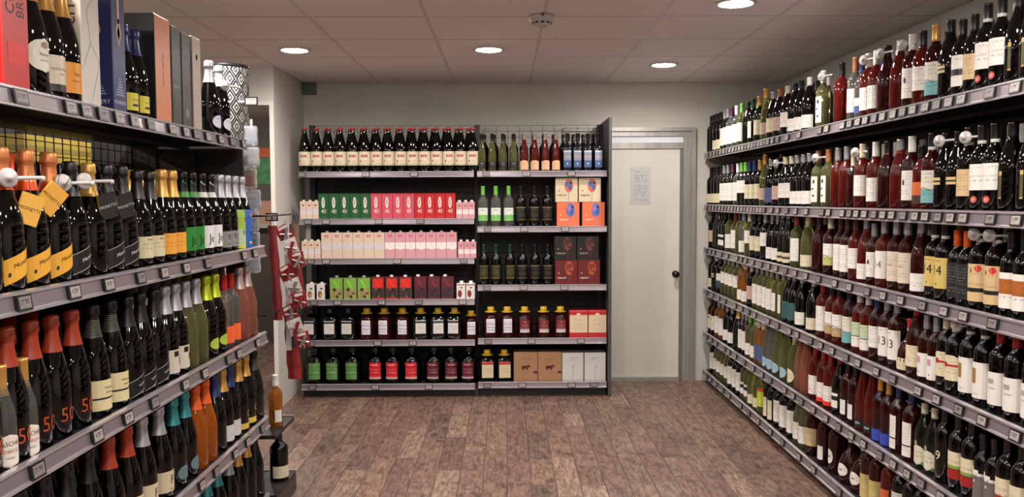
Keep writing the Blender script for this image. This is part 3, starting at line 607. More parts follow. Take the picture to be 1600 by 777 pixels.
for v in xs[1:-1]: grid.box(v - .009, v + .009, -3.2, 10, CE - .0005, CE + .02, M_grid)
grid.build('grid_rail', ce)
grid = MB()
for v in ys[1:]: grid.box(-6, WR, v - .005, v + .005, CE + .001, CE + .02, flat((.50, .47, .46)))
grid.build('grid_rail', ce)
# walls
slab('wall_right', WR, WR + .1, -3.2, WB + .1, 0, CE + .08, M_wall)
slab('wall_rear', -6, WR, -3.3, -3.2, 0, CE + .08, M_wall)
slab('wall_left', -6.1, -6, -3.2, 10, 0, CE + .08, M_wall)
DX0, DX1, DTOP = .50, 1.50, 2.025
mb = MB()
mb.box(LW, DX0, WB, WB + .1, 0, CE + .05, M_wall); mb.box(DX1, WR, WB, WB + .1, 0, CE + .05, M_wall)
mb.box(DX0, DX1, WB, WB + .1, DTOP, CE + .05, M_wall); mb.box(DX0, DX1, WB + .1, WB + .14, 0, DTOP, M_wall)
tag(mb.build('wall_back'), kind='structure')
# return wall on the left of the back rack, with the doorway towards the next room
YR = 5.84
mb = MB()
mb.box(LW - .022, LW, YR, WB + .1, 0, CE + .05, M_wall)
mb.box(-2.6, LW - .022, YR, YR + .12, 2.17, CE + .05, M_wall); mb.box(-6, -2.6, YR, YR + .12, 0, CE + .05, M_wall)
tag(mb.build('wall_return'), kind='structure')
mb = MB(); mw = pmat('white_trim', (.82, .80, .78), .4)
mb.box(LW - .03, LW - .001, YR - .012, YR - .001, 0, 2.17, mw); mb.box(-2.6, LW - .03, YR - .012, YR - .001, 2.145, 2.17, mw)
tag(mb.build('trim_1'), kind='structure')
slab('wall_far', -6, LW + .1, 9.6, 9.7, 0, CE + .05, M_wall)

# door
d = MB(); mdl = noisy('door_leaf', (.80, .785, .745), (.82, .805, .765), 4, .45)
d.box(DX0 + .10, 1.405, WB - .005, WB + .035, .03, 1.885, mdl)
door = d.build('door_1'); tag(door, 'flat off-white door in a grey metal frame', None, None, 'structure')
fr = MB()
fr.box(1.405, 1.432, WB - .012, WB + .05, 0, 1.885, flat((.50, .49, .47), .4, .5))
fr.box(1.433, 1.49, WB - .02, WB - .001, 0, DTOP - .001, M_alu); fr.box(1.491, 1.53, WB - .035, WB - .001, 0, DTOP - .001, M_alu)
fr.box(DX0 + .10, 1.431, WB - .018, WB + .03, 1.886, 1.935, M_alu)
fr.box(DX0 + .10, 1.432, WB - .018, WB + .01, 1.985, DTOP, M_alu); fr.box(DX0 - .03, 1.53, WB - .035, WB - .001, DTOP, DTOP + .03, M_alu)
fr.box(DX0 - .03, DX0 + .099, WB - .02, WB - .001, 0, DTOP - .001, M_alu)
fr.box(DX0 + .1, 1.405, WB - .03, WB + .03, 0, .028, M_alu)
fr.build('door_frame', door)
tr = MB(); tr.box(DX0 + .1, 1.432, WB - .004, WB + .008, 1.935, 1.985, pmat('transom_panel', (.88, .90, .93), .25)); tr.build('transom_panel', door)
kn = MB(); kb_ = pmat('black_knob', (.05, .05, .05), .3)
for pr in ([(0, 0), (.027, 0), (.027, .006), (.012, .008), (.011, .03), (.024, .038), (.026, .05), (.02, .06), (0, .062)],):
    kn.lathe(pr, kb_, 18)
k_ = kn.build('door_knob', door, (1.375, WB - .005, .875)); k_.rotation_euler = (PI / 2, 0, 0)
pp = MB(); pp.box(0, .165, 0, .0015, 0, .30, flat((.74, .74, .73)), mf={'f': printed((.74, .74, .73), (.35, .35, .38), 22, .7)})
for cx_, cz_ in ((.01, .29), (.155, .29), (.01, .01), (.155, .01)): pp.box(cx_ - .012, cx_ + .012, -.0006, 0, cz_ - .008, cz_ + .008, flat((.72, .72, .70)))
tag(pp.build('paper_notice', None, (1.005, WB - .0066, 1.44)), 'white printed paper notice taped to the upper door', 'notice')
# conduit box in the corner
bx = MB(); mg = pmat('box_grey', (.36, .40, .40), .6); bx.box(0, .10, 0, .06, 0, .085, mg); bx.box(.008, .092, -.004, 0, .008, .077, pmat('box_grey2', (.32, .36, .36), .6))
tag(bx.build('junction_box', None, (LW + .005, WB - .062, CE - .09)), 'small grey junction box high in the back left corner', 'junction box')
# smoke detector
sd = empty('smoke_detector', (.19, 4.28, CE - .004), 0, 'white ceiling smoke detector with dark vents and red marker', 'smoke detector')
MB().lathe([(0, -.05), (.028, -.05), (.045, -.042), (.05, -.03), (.06, -.026), (.062, -.008), (.066, -.006), (.066, 0), (0, 0)], pmat('detector_white', (.74, .70, .68), .4), 24).build('housing', sd)
v = MB()
for k in range(10):
    a = 2 * PI * k / 10; c_, s_ = math.cos(a), math.sin(a)
    v.box(-.009, .009, -.0012, .001, -.040, -.031, M_tagf); n = 24
    for q in range(n): i = len(v.v) - n + q; X_, Y_, Z_ = v.v[i]; v.v[i] = (X_ * c_ - (Y_ - .0485) * s_ * -1 * -1, X_ * s_ + (Y_ - .0485) * c_, Z_)
v.build('vent_slots', sd)
ind = MB(); ind.box(-.006, .006, -.078, -.070, -.012, .0, flat((.55, .12, .10))); ind.box(-.004, .004, -.078, -.064, -.003, 0, flat((.55, .12, .10))); ind.build('red_marker', sd)

# downlights
ring_m = pmat('lamp_ring', (.80, .78, .76), .3, .3)
em = bpy.data.materials.new('lamp_glow'); em.use_nodes = True
b = em.node_tree.nodes['Principled BSDF']; b.inputs['Emission Color'].default_value = (1, .93, .86, 1); b.inputs['Emission Strength'].default_value = 190
RINGM = MB().lathe([(.077, .002), (.078, -.006), (.084, -.008), (.098, -.004), (.102, .003)], ring_m, 28).mesh('trim_ring')
GLOW = MB().lathe([(.076, -.002), (.070, -.007), (.05, -.012), (.025, -.015), (0, -.016)][::-1], em, 28).mesh('diffuser')
LAMPS = [(-1.3, 5.2), (-.1, 5.2), (1.1, 5.8), (1.1, 4.0), (-.1, 3.4), (-1.3, 3.4), (1.1, 2.2), (-.1, 1.6), (-1.3, 1.6), (1.1, .4), (-.1, -.2), (-1.3, -.2), (1.1, -1.6), (-.1, -1.6), (-3.1, 4.6), (-3.1, 2.2), (-3.1, 0), (-4.3, 4.6), (-4.3, 1.4), (-2.5, 7.6), (-4.3, 7.6)]
LAB = {0: 'left round recessed ceiling light near the return wall', 1: 'middle small recessed ceiling light above the back rack', 2: 'recessed ceiling light in front of the white door', 3: 'large recessed ceiling light nearest the camera, right of the smoke detector'}
def lamp(i, x, y, room=False):
    o = empty('ceiling_light', (x, y, CE - .003), 0, LAB[i] if i < 4 else 'recessed ceiling light outside the picture, %s of seventeen towards the rear' % ORD[i - 4], 'ceiling light')
    put('trim_ring', RINGM, o); put('diffuser', GLOW, o)
    ld = bpy.data.lights.new('lamp', 'AREA'); ld.shape = 'DISK'; ld.size = .13; ld.energy = LAMP_W * (1.15 if y < 2.5 else 1.0); ld.color = LAMP_COL; ld.spread = R(165)
    lo = bpy.data.objects.new('lamp', ld); C.objects.link(lo); lo.parent = o; lo.location = (0, 0, -.03)
for i, (x, y) in enumerate(LAMPS): lamp(i, x, y)

# ------------------------------------------------------------ shelves
TAGM = {}
def tag_mesh(kind):
    if kind in TAGM: return TAGM[kind]
    mb = MB(); w_, h_ = .028, .0185
    mb.box(-w_, w_, -.006, 0, -h_, h_, M_tagf)
    mb.box(-w_ + .0055, w_ - .0055, -.0066, -.006, -h_ + .005, h_ - .005, M_tagl if kind % 3 else M_tags, skip='b')
    t = ['27,90', '7,60', '5,99', '3,49', '8,95', '4,20'][kind]
    add_text(mb, t, .016, M_ink, lambda x, y: (x, -.0069, y + .001), dx=-.003)
    TAGM[kind] = mb.mesh('price_tag'); return TAGM[kind]
def rack_shelf(root, length, depth, z, tags, railh=.042):
    """front edge along local x from 0 to length, facing -y; z = top of the deck"""
    s = MB(); s.box(0, length, .0, depth, -.028, 0, M_deck).build('shelf', root, (0, 0, z))
    s = root.children[-1] if False else None
def make_shelf(root, length, depth, z, tags, railh=.042, y0=0):
    mb = MB(); mb.box(0, length, .004, depth, -.026, 0, M_deck); mb.box(0, length, depth * .5, depth * .5 + .02, -.04, -.026, M_deck)
    s = mb.build('shelf', root, (0, y0, z))
    r = MB(); h = railh; T = .008   # tilted extruded rail with bright lips
    prof = [(-.002, .006), (-.012, .004), (-.012, -.002), (-.008, -.005), (-.013, -h + .006), (-.019, -h + .003), (-.019, -h - .003), (-.006, -h - .003), (.003, -.02), (.003, .006)]
    mm = [M_edge, M_edge, M_edge, M_steel, M_edge, M_edge, M_edge, M_deck, M_deck, M_edge]
    n = len(prof)
    for i in range(n):
        a, b = prof[i], prof[(i + 1) % n]
        r.face([(0, a[0], a[1]), (length, a[0], a[1]), (length, b[0], b[1]), (0, b[0], b[1])], mm[i])
    r.face([(0, p[0], p[1]) for p in prof], M_steel); r.face([(length, p[0], p[1]) for p in prof][::-1], M_steel)
    r.build('price_rail', s)
    for i, t in enumerate(tags):
        if .03 < t < length - .03:
            put('price_tag', tag_mesh(i * 5 % 6 if i else 0), s, (t, -.0145, -h / 2 + .0), 0).rotation_euler = (R(-8), 0, 0)
    return s
def wire_grid(root, length, z0, z1, y, dx=.09, dz=.05):
    mb = MB(); r_ = .0016
    n = int(length / dx)
    for i in range(n + 1): mb.box(i * length / n - r_, i * length / n + r_, y - r_, y + r_, z0, z1, M_wire)
    m = int((z1 - z0) / dz)
    for j in range(m + 1): z = z0 + (z1 - z0) * j / m; mb.box(0, length, y - 2 * r_, y - r_ + .0004, z - r_, z + r_, M_wire)
    mb.build('wire_grid', root)

# ---- right rack
XR = 1.605; YE_, YN = 6.66, 1.3
RL = YE_ - YN
rr = empty('wall_rack', (XR, YE_, 0), R(-90), 'long dark steel wine rack with six shelves along the right wall', 'shelving')
RZ = [1.845, 1.432, 1.092, .760, .410, .100]
RT = [list(range(1110, 1206, 5)) + [1212, 1220, 1235, 1254, 1287, 1298, 1323, 1334, 1347, 1359, 1373, 1386, 1403, 1418, 1434, 1454, 1472, 1491, 1511, 1556, 1596],
      list(range(1108, 1200, 5)) + [1210, 1220, 1234, 1248, 1265, 1290, 1300, 1322, 1333, 1344, 1357, 1372, 1386, 1400, 1418, 1437, 1453, 1473, 1493, 1513, 1556, 1597],
      [1107, 1113, 1119, 1130, 1140, 1155, 1162, 1169, 1180, 1193, 1205, 1217, 1232, 1247, 1264, 1284, 1310, 1333, 1361, 1386, 1414, 1448, 1482, 1513, 1559],
      [1107, 1116, 1126, 1136, 1152, 1162, 1173, 1183, 1204, 1219, 1238, 1250, 1271, 1287, 1305, 1327, 1346, 1375, 1401, 1441, 1470, 1505, 1542, 1594],
      [1107, 1114, 1122, 1135, 1142, 1152, 1166, 1180, 1194, 1207, 1230, 1243, 1256, 1275, 1295, 1315, 1335, 1354, 1380, 1401, 1423, 1445, 1476],
      [1107, 1113, 1121, 1132, 1142, 1160, 1173, 1188, 1207, 1226, 1252, 1275, 1315]]
for z, tg in zip(RZ, RT):
    make_shelf(rr, RL, .54, z, [YE_ - yof(p, XR, z - .02) for p in tg], .044)
mb = MB(); mb.box(0, RL, .56, .60, .0, RZ[0] - .02, M_dark); mb.build('back_panel', rr)
mb = MB(); mb.box(0, RL, .03, .55, 0, .05, M_dark); mb.build('base_plinth', rr)
k = 0
while k * 1.33 < RL:
    mb = MB(); mb.box(k * 1.33 - (.0 if k == 0 else .015), k * 1.33 + .03, .52, .56, 0, RZ[0] + .03, M_dark); mb.build('upright', rr); k += 1
mb = MB(); mb.box(0, .018, .05, .5, .05, .1, M_dark)
mb.build('end_bracket', rr)

XB = 1.655
# runs: first px, last px, shape, glass, capsule, label
RUNS = [
 [(1110, 1119, 'bord', 'k', 'k', '-'), (1119, 1130, 'bord', 'k', 'k', 'Cl'), (1130, 1141, 'bord', 'g', 's', 'W'), (1141, 1148, 'bord', 'c', 'v', 'W'), (1148, 1156, 'bord', 'c', 'w', 'W'),
  (1156, 1165, 'bord', 'y', 'G', 'W'), (1165, 1174, 'burg', 'g', 'j', '-'), (1174, 1183, 'bord', 'k', 'j', 'N'), (1183, 1193, 'bord', 'g', 'g', 'C'), (1193, 1204, 'slim', 'y', 'g', 'P'),
  (1204, 1213, 'burg', 'k', 's', 'C'), (1213, 1223, 'burg', 'k', 'n', 'P'), (1223, 1238, 'burg', 'k', 'c', 'M'), (1238, 1256, 'burg', 'k', 'k', 'lo'), (1256, 1273, 'burg', 'k', 'w', 'lo'),
  (1275, 1298, 'bord', 'y', 'w', 'E', 1), (1303, 1329, 'bord', 'r', 'k', '-', 1), (1331, 1343, 'bord', 'c', 'n', 'U', 1), (1343, 1353, 'bord', 'c', 'b', 'Q', 1), (1353, 1376, 'bord', 'r', 'w', 'T'),
  (1376, 1396, 'burg', 'R', 'k', '-'), (1396, 1415, 'burg', 'r', 's', '-'), (1415, 1436, 'bord', 'R', 'w', 'O'), (1436, 1451, 'bord', 'r', 'k', 'M'), (1451, 1473, 'bord', 'R', 'g', 'Wt'),
  (1473, 1497, 'burg', 'k', 'K', 'gt'), (1497, 1514, 'bord', 'k', 'k', 'Wb'), (1514, 1532, 'bord', 'k', 'k', 'B'), (1532, 1577, 'bord', 'k', 'K', 'Rn'), (1577, 1660, 'burg', 'k', 'k', 'gs')],
 [(1110, 1130, 'bord', 'k', 'k', 'Cl'), (1130, 1141, 'bord', 'g', 's', 'W'), (1141, 1150, 'bord', 'g', 'v', 'W'), (1150, 1157, 'bord', 'c', 'w', 'W'), (1157, 1169, 'bord', 'g', 'G', 'hi'),
  (1169, 1184, 'bord', 'k', 'b', 'C'), (1184, 1192, 'bord', 'g', 'g', 'C'), (1192, 1200, 'slim', 'y', 'g', 'P'), (1200, 1209, 'burg', 'k', 's', 'BL'), (1209, 1223, 'burg', 'k', 'k', 'P'),
  (1223, 1240, 'burg', 'k', 'c', 'M'), (1240, 1270, 'burg', 'k', 's', 'lo'), (1271, 1303, 'bord', 'y', 'n', 'E'), (1303, 1330, 'bord', 'r', 's', '-'), (1330, 1339, 'bord', 'R', 'c', '-'),
  (1339, 1358, 'bord', 'r', 'c', 'M'), (1358, 1377, 'bord', 'r', 'w', 'T'), (1377, 1396, 'burg', 'R', 'k', '-'), (1396, 1415, 'burg', 'r', 's', '-'), (1415, 1434, 'bord', 'R', 'w', 'O'),
  (1434, 1447, 'bord', 'r', 'k', 'Op'), (1447, 1466, 'bord', 'R', 'K', 'Wt'), (1466, 1504, 'burg', 'k', 'K', 'gt'), (1504, 1524, 'bord', 'k', 'K', 'B'), (1524, 1565, 'bord', 'k', 'K', 'Rn'), (1565, 1660, 'burg', 'k', 'k', 'gs')],
 [(1110, 1118, 'bord', 'k', 'k', 'P'), (1118, 1127, 'slim', 'g', 'k', '-'), (1127, 1137, 'bord', 'g', 'k', 'bw'), (1137, 1146, 'bord', 'y', 'k', 'D'), (1146, 1154, 'bord', 'y', 'r', 'W'),
  (1154, 1160, 'bord', 'y', 'b', '-'), (1160, 1167, 'bord', 'c', 's', 'lo'), (1167, 1177, 'bord', 'y', 'w', 'hi'), (1177, 1192, 'bord', 'k', 'k', 'C'), (1192, 1203, 'bord', 'g', 's', 'hi'),
  (1203, 1220, 'burg', 'k', 's', 'lo'), (1220, 1238, 'slim', 'g', 's', 'Bb'), (1238, 1254, 'bord', 'y', 'x', 'W'), (1254, 1270, 'burg', 'y', 'c', 'Cl'), (1270, 1288, 'burg', 'R', 'k', '-'),
  (1288, 1308, 'bord', 'R', 'c', 'Wy'), (1308, 1332, 'bord', 'R', 'm', 'W'), (1332, 1345, 'bord', 'r', 'm', 'M'), (1345, 1360, 'burg', 'r', 's', 'lo'), (1360, 1371, 'bord', 'R', 's', 'O'),
  (1371, 1394, 'bord', 'r', 's', '14'), (1394, 1426, 'bord', 'R', 's', 'Ct'), (1426, 1451, 'burg', 'R', 's', 'lo'), (1451, 1487, 'bord', 'k', 'K', '14y'), (1487, 1520, 'bord', 'k', 'o', 'Kg'), (1520, 1569, 'bord', 'k', 'K', 'Bs'), (1569, 1660, 'bord', 'k', 'k', 'Wo')],
 [(1110, 1116, 'bord', 'k', 'k', 'Cl'), (1116, 1122, 'bord', 'g', 'k', 'gt'), (1122, 1130, 'bord', 'k', 'k', 'WT'), (1130, 1156, 'bord', 'y', 's', 'hi'), (1156, 1171, 'burg', 'a', 's', 'lo'), (1171, 1180, 'bord', 'k', 'w', 'P'),
  (1180, 1211, 'bord', 'y', 's', 'W'), (1211, 1229, 'bord', 'y', 's', 'N'), (1229, 1245, 'burg', 'k', 's', 'Tl'), (1245, 1261, 'burg', 'k', 'c', 'lo'), (1261, 1279, 'burg', 'k', 'c', 'Cl'),
  (1279, 1295, 'bord', 'r', 'r', 'W'), (1295, 1319, 'bord', 'r', 'k', 'Wn'), (1319, 1336, 'bord', 'R', 'k', 'Wt'), (1336, 1363, 'bord', 'r', 'w', 'Wg'), (1363, 1379, 'bord', 'R', 'b', 'M'), (1379, 1408, 'bord', 'R', 's', '13'),
  (1408, 1421, 'flask', 'R', 'R', 'Cl'), (1421, 1441, 'burg', 'R', 'R', 'C'), (1441, 1469, 'bord', 'R', 's', 'Pk'), (1469, 1503, 'bord', 'k', 'c', 'Sr'), (1503, 1550, 'bord', 'k', 'K', 'Gs'), (1550, 1660, 'bord', 'k', 'r', 'Pg')],
 [(1110, 1120, 'bord', 'R', 'k', 'Do'), (1120, 1133, 'bord', 'a', 's', 'W'), (1133, 1148, 'bord', 'k', 's', 'lo'), (1148, 1158, 'champ', 'g', 'g', '-'), (1158, 1169, 'bord', 'k', 's', 'W'), (1169, 1184, 'bord', 'y', 'G', 'lo'),
  (1184, 1197, 'bord', 'a', 'c', 'BL'), (1197, 1211, 'slim', 'c', 'k', 'Bl'), (1211, 1235, 'slim', 'y', 'k', 'Bl'), (1235, 1247, 'burg', 'y', 'c', 'Ov'), (1247, 1265, 'slim', 'p', 'k', '-'), (1265, 1282, 'bord', 'r', 'r', 'D'),
  (1282, 1303, 'bord', 'r', 'r', 'Wr'), (1303, 1318, 'burg', 'k', 'r', 'bw'), (1318, 1343, 'bord', 'R', 'k', 'Nl'), (1343, 1370, 'slim', 'r', 'k', 'Li'), (1370, 1394, 'bord', 'R', 'g', 'Bu'), (1394, 1434, 'bord', 'R', 'b', 'S'),
  (1434, 1464, 'burg', 'g', 'c', '9'), (1464, 1489, 'bord', 'k', 'k', '9k'), (1489, 1528, 'bord', 'k', 'k', 'Tr'), (1528, 1562, 'bord', 'k', 'k', 'Gy'), (1562, 1660, 'bord', 'k', 'k', 'Cr')],
 [(1112, 1118, 'bord', 'k', 'w', 'W'), (1118, 1141, 'burg', 'y', 'r', 'M'), (1141, 1161, 'bord', 'k', 's', 'W'), (1161, 1173, 'bord', 'y', 's', 'bw'), (1173, 1188, 'burg', 'y', 's', 'Cl'), (1188, 1196, 'bord', 'y', 'G', 'Nn'),
  (1198, 1212, 'bord', 'k', 'k', 'Nc'), (1212, 1244, 'bord', 'k', 'k', 'W'), (1244, 1262, 'burg', 'y', 'x', 'T'), (1262, 1278, 'bord', 'R', 'c', 'B'), (1278, 1297, 'bord', 'R', 'k', 'Nl'), (1297, 1312, 'bord', 'R', 'k', 'Sh'),
  (1314, 1350, 'flask', 'R', 'w', 'Sh'), (1350, 1378, 'bord', 'R', 'c', 'Yl'), (1378, 1400, 'bord', 'r', 'k', 'Op'), (1400, 1430, 'bord', 'k', 'v', 'M'), (1430, 1475, 'bord', 'k', 's', 'M')],
]
PLACE = ['top right shelf', 'second right shelf', 'third right shelf', 'fourth right shelf', 'fifth right shelf', 'bottom right shelf']
BACKROW = []
SECSPOT = {}
def fill(runs, X, Zd, sgn, bias, place, pitch, name, frm):
    for (p0, p1, sh, gl, cp, lb, *rest_) in runs:
        zm = Zd + .12
        ya, yb = yof(p0, X, zm), yof(p1, X, zm)
        lo, hi = min(ya, yb), max(ya, yb)
        D = 2 * max(r for r, z in SH[sh][0]) + .003
        pt = (.112 if p0 < 1300 else .096 if p0 < 1420 else pitch) if sgn > 0 else pitch
        n = max(1, int(round((hi - lo) / max(pt, D + .002))))
        if len(rest_): n = rest_[0]
        st = (hi - lo) / n
        seq = [hi - st * (i + .5) for i in range(n)] if sgn > 0 else [lo + st * (i + .5) for i in range(n)]
        for y in seq:
            wob = random.uniform(-.003, .003)
            sc = 1.0 if st > D else max(.86, st / D)
            rz = R(-90 + bias if sgn > 0 else 90 - bias) + random.uniform(-.16, .16)
            bottle(sh, gl, cp, lb, X + sgn * (D / 2 - .0385) + wob * sgn, y, Zd, rz, frm, place, sc, name)
            BACKROW.append((X + sgn * .098, y + random.uniform(-.008, .008), Zd, sh, gl, cp, sc))
for i in range(6): fill(RUNS[i], XB, RZ[i], 1, 14, PLACE[i], .082, 'wine_bottle', 'from door')
def back_rows(name, label, items, cat='bottle'):
    mb = MB()
    for (x, y, z, sh, gl, cp, sc) in items:
        mb.lathe(SH[sh][0], GL['k' if gl in 'kgb' else gl][0] if gl in 'kgb' else GL['k'][0], 10, scale=sc, cx=x, cy=y, z0=z)
        r_, zc = SH[sh][2]; H = SH[sh][1]
        mb.lathe([(r_, zc), (r_, H - .002), (0, H)], cap_mesh(sh, cp).materials[0], 10, scale=sc, cx=x, cy=y, z0=z)
    o = mb.build(name); tag(o, label, cat, None, 'stuff'); return o
back_rows('second_row_bottles', 'second row of wine bottles standing behind the front row on the right rack', BACKROW); BACKROW.clear()

# ---- left rack
XL = -1.11; LYE = 3.79; LYN = .9; LLn = LYE - LYN
lr = empty('gondola_rack', (XL, LYN, 0), R(90), 'dark steel shelving with sparkling wine along the left side of the aisle', 'shelving')
LZ = [1.752, 1.272, .876, .482, .12]
LT = [[22, 101, 126, 152, 178, 202, 228, 262, 284, 300, 319, 339, 357, 375], [25, 105, 160, 211, 248, 283, 317, 375, 392], [46, 141, 190, 232, 281, 312, 350, 366, 396], [230, 270, 307, 330, 360, 380, 403], [380, 400]]
for i, (z, tg) in enumerate(zip(LZ, LT)):
    dd = .072 if i == 0 else 0
    make_shelf(lr, LLn, .50, z, [yof(p, XL - dd, z - .02) - LYN for p in tg], .042, y0=dd)
mb = MB(); mb.box(LLn - .03, LLn, .0, .56, 0, .1, M_dark); mb.box(LLn - .035, LLn, .46, .56, .1, 1.75, M_dark); mb.box(LLn - .02, LLn - .004, .30, .46, .1, 1.7, M_dark); mb.build('end_upright', lr)
mb = MB(); mb.box(0, .04, .5, .56, 0, 1.75, M_dark); mb.build('upright', lr)
mb = MB(); mb.box(LLn - 1.36, LLn - 1.32, .52, .56, 0, 1.75, M_dark); mb.build('upright', lr)
mb = MB(); mb.box(0, LLn - .03, .03, .56, 0, .09, M_dark); mb.build('base_plinth', lr)
wire_grid(lr, LLn, .1, 1.75, .575, .06, .05)
mb = MB(); mb.box(0, LLn, .60, .61, 0, 1.20, M_dark); mb.build('back_panel', lr)
mb = MB(); mb.box(0, LLn, .64, 1.1, 1.22, 1.25, M_deck); mb.box(0, LLn, .64, 1.1, 1.60, 1.63, M_deck); mb.box(0, LLn, 1.08, 1.12, 0, 1.80, M_dark); mb.box(LLn - .02, LLn, .575, 1.12, 0, 1.80, M_dark); mb.build('rear_shelf', lr)
mb = MB(); mb.box(-.2, .2, -.25, .25, 0, .10, flat((.60, .52, .22))); mb.box(-.201, .201, -.251, .251, .04, .06, flat((.48, .42, .20)))
tag(mb.build('cardboard_box', None, (-1.98, 3.35, 1.631)), 'yellow cardboard box on the far side of left rack behind the mesh', 'box')
# goods standing on the far side of the left rack
back_items = []
for i in range(13):
    y = 1.9 + i * .14; k = 'c' if i > 8 else 'k'
    bottle('champ' if i % 2 else 'bord', k, 's' if i > 8 else 'k', 'C' if i % 3 == 0 else '-', -1.83, y, 1.252, R(90), 'from camera', 'far side of left rack', 1.0, 'wine_bottle')

LP = ['top left shelf', 'second left shelf', 'third left shelf', 'fourth left shelf', 'bottom left shelf']
XLB = -1.162
def leftrow(lst, X, z, place, name='sparkling_bottle'):
    for e in lst:
        px, sh, gl, cp, lb = e[:5]; sc = e[5] if len(e) > 5 else 1.0; dx = e[6] if len(e) > 6 else 0
        y = yof(px, X, z + .12)
        bottle(sh, gl, cp, lb, X + dx, y, z, R(90 - 8) + random.uniform(-.08, .08), 'from camera', place, sc, name)
        if not dx: BACKROW.append((X - .11, y, z, sh, gl, cp, sc))
B_ = 'champ'
leftrow([(-32, B_, 'k', 'x', '-'), (4, B_, 'k', 'O', 'mo', 1.06), (44, B_, 'k', 'O', 'mo', 1.06), (80, B_, 'k', 'O', 'mo', 1.06), (112, B_, 'k', 'k', 'mw'), (141, B_, 'k', 'g', '-', 1.0), (168, B_, 'k', 'k', 'mw', 1.0), (192, B_, 'k', 'k', 'mw', 1.0),
         (216, B_, 'k', 'k', 'cs', .97), (235, B_, 'k', 'k', 'cs', .97), (254, B_, 'k', 'g', 'vc'), (270, B_, 'k', 'g', 'vc'), (286, B_, 'k', 'J', 'jg'), (300, B_, 'k', 'J', 'jg'), (315, B_, 'k', 'H', 'jw'), (329, B_, 'k', 'H', 'jw'),
         (344, B_, 'k', 's', '95'), (355, B_, 'k', 's', '95'), (367, B_, 'k', 's', '95g'), (378, B_, 'k', 's', '95b')], XLB, LZ[1], LP[1])
leftrow([(-34, B_, 'k', 'x', '50'), (12, B_, 'k', 'x', '50'), (50, B_, 'k', 'x', '50'), (82, B_, 'k', 'x', '50'), (114, B_, 'k', 'x', '50'), (146, B_, 'k', 'z', 'vi'), (174, B_, 'k', 'z', 'vi'), (200, B_, 'k', 'k', 'va'), (220, B_, 'k', 'k', 'va'), (241, B_, 'k', 'k', 'va'),
         (258, B_, 'k', 's', 'bp'), (274, B_, 'k', 's', 'bp'), (290, B_, 'y', 's', '-'), (306, B_, 'y', 's', '-'), (322, B_, 'k', 'l', 'li'), (336, B_, 'k', 'l', 'li'), (350, 'bord', 'c', 'r', 'ow', 1.0), (361, 'bord', 'c', 'r', 'ow', 1.0), (374, B_, 'p', 'P', '-'), (386, B_, 'p', 'P', '-')], XLB, LZ[2], LP[2])
# the small bottles in front of the red-foiled ones
for px, in ((2,), (36,)):
    bottle('small', 'c', 'g', 'ma', XL - .034, yof(px, XL - .034, LZ[2] + .1), LZ[2], R(60), 'from camera', LP[2], 1.0, 'sparkling_bottle')
leftrow([(30, B_, 'k', 'K', 'C'), (68, B_, 'k', 'K', 'C'), (104, B_, 'k', 'K', 'C'), (138, B_, 'k', 'k', '-'), (170, B_, 'k', 'x', 'pf'), (198, B_, 'k', 'x', 'pf'), (222, B_, 'k', 's', 'pf'), (248, B_, 'k', 's', 'pf'), (270, B_, 'k', 't', 'tb'), (288, B_, 'k', 't', 'tb'),
         (305, B_, 'o', 'o', '-'), (320, B_, 'o', 'o', '-'), (335, B_, 'k', 'b', '-'), (347, B_, 'k', 'g', 'wg'), (358, B_, 'k', 'b', 'wg'), (371, B_, 'k', 'g', 'yb'), (383, B_, 'k', 'g', 'yb'), (396, B_, 'g', 'z', '-')], XLB, LZ[3], LP[3])
leftrow([(270, B_, 'k', 'k', 'C'), (290, B_, 'k', 't', '-'), (305, B_, 'k', 't', '-'), (322, B_, 'k', 't', '-'), (338, B_, 'k', 't', '-'), (356, B_, 'k', 's', '-'), (370, B_, 'k', 'g', '-'), (384, B_, 'k', 'g', '-'), (396, B_, 'k', 'k', '-')], XLB, LZ[4], LP[4])
# neck tags and neck lettering
def neck_card(px, z, X, col, t, tilt, edge=None):
    mb = MB(); mb.box(-.028, .028, -.004, .004, -.036, .036, flat(col), mf={'l': flat(edge or col), 'r': flat(edge or col)})
    add_text(mb, t, .012, M_ink if edge is None else flat((.7, .7, .7)), lambda x, y: (x, -.0044, y))
    mb.tube((-.01, 0, .036), (-.016, .024, .085), .001, M_ink); mb.tube((.01, 0, .036), (.016, .024, .085), .001, M_ink)
    o = mb.build('neck_card', None, (X + .045, yof(px, X + .045, z), z)); o.rotation_euler = (R(6), R(tilt), R(66)); return o
tag(neck_card(46, LZ[1] + .190, XLB, (.86, .66, .28), 'MIONETTO', 18), 'square yellow card hanging from the neck of the large orange-foiled bottle', 'neck tag')
tag(neck_card(80, LZ[1] + .215, XLB, (.84, .62, .24), 'MIONETTO', 40), 'smaller turned yellow card on the neck of the second orange-foiled bottle', 'neck tag')
tag(neck_card(168, LZ[1] + .195, XLB, (.12, .12, .12), 'MIONETTO', -14, (.72, .6, .2)), 'black card with yellow edge on the nearer black-capped bottle, second left shelf', 'neck tag')
tag(neck_card(196, LZ[1] + .195, XLB, (.12, .12, .12), 'MIONETTO', -14, (.72, .6, .2)), 'black card with yellow edge on the farther black-capped bottle, second left shelf', 'neck tag')

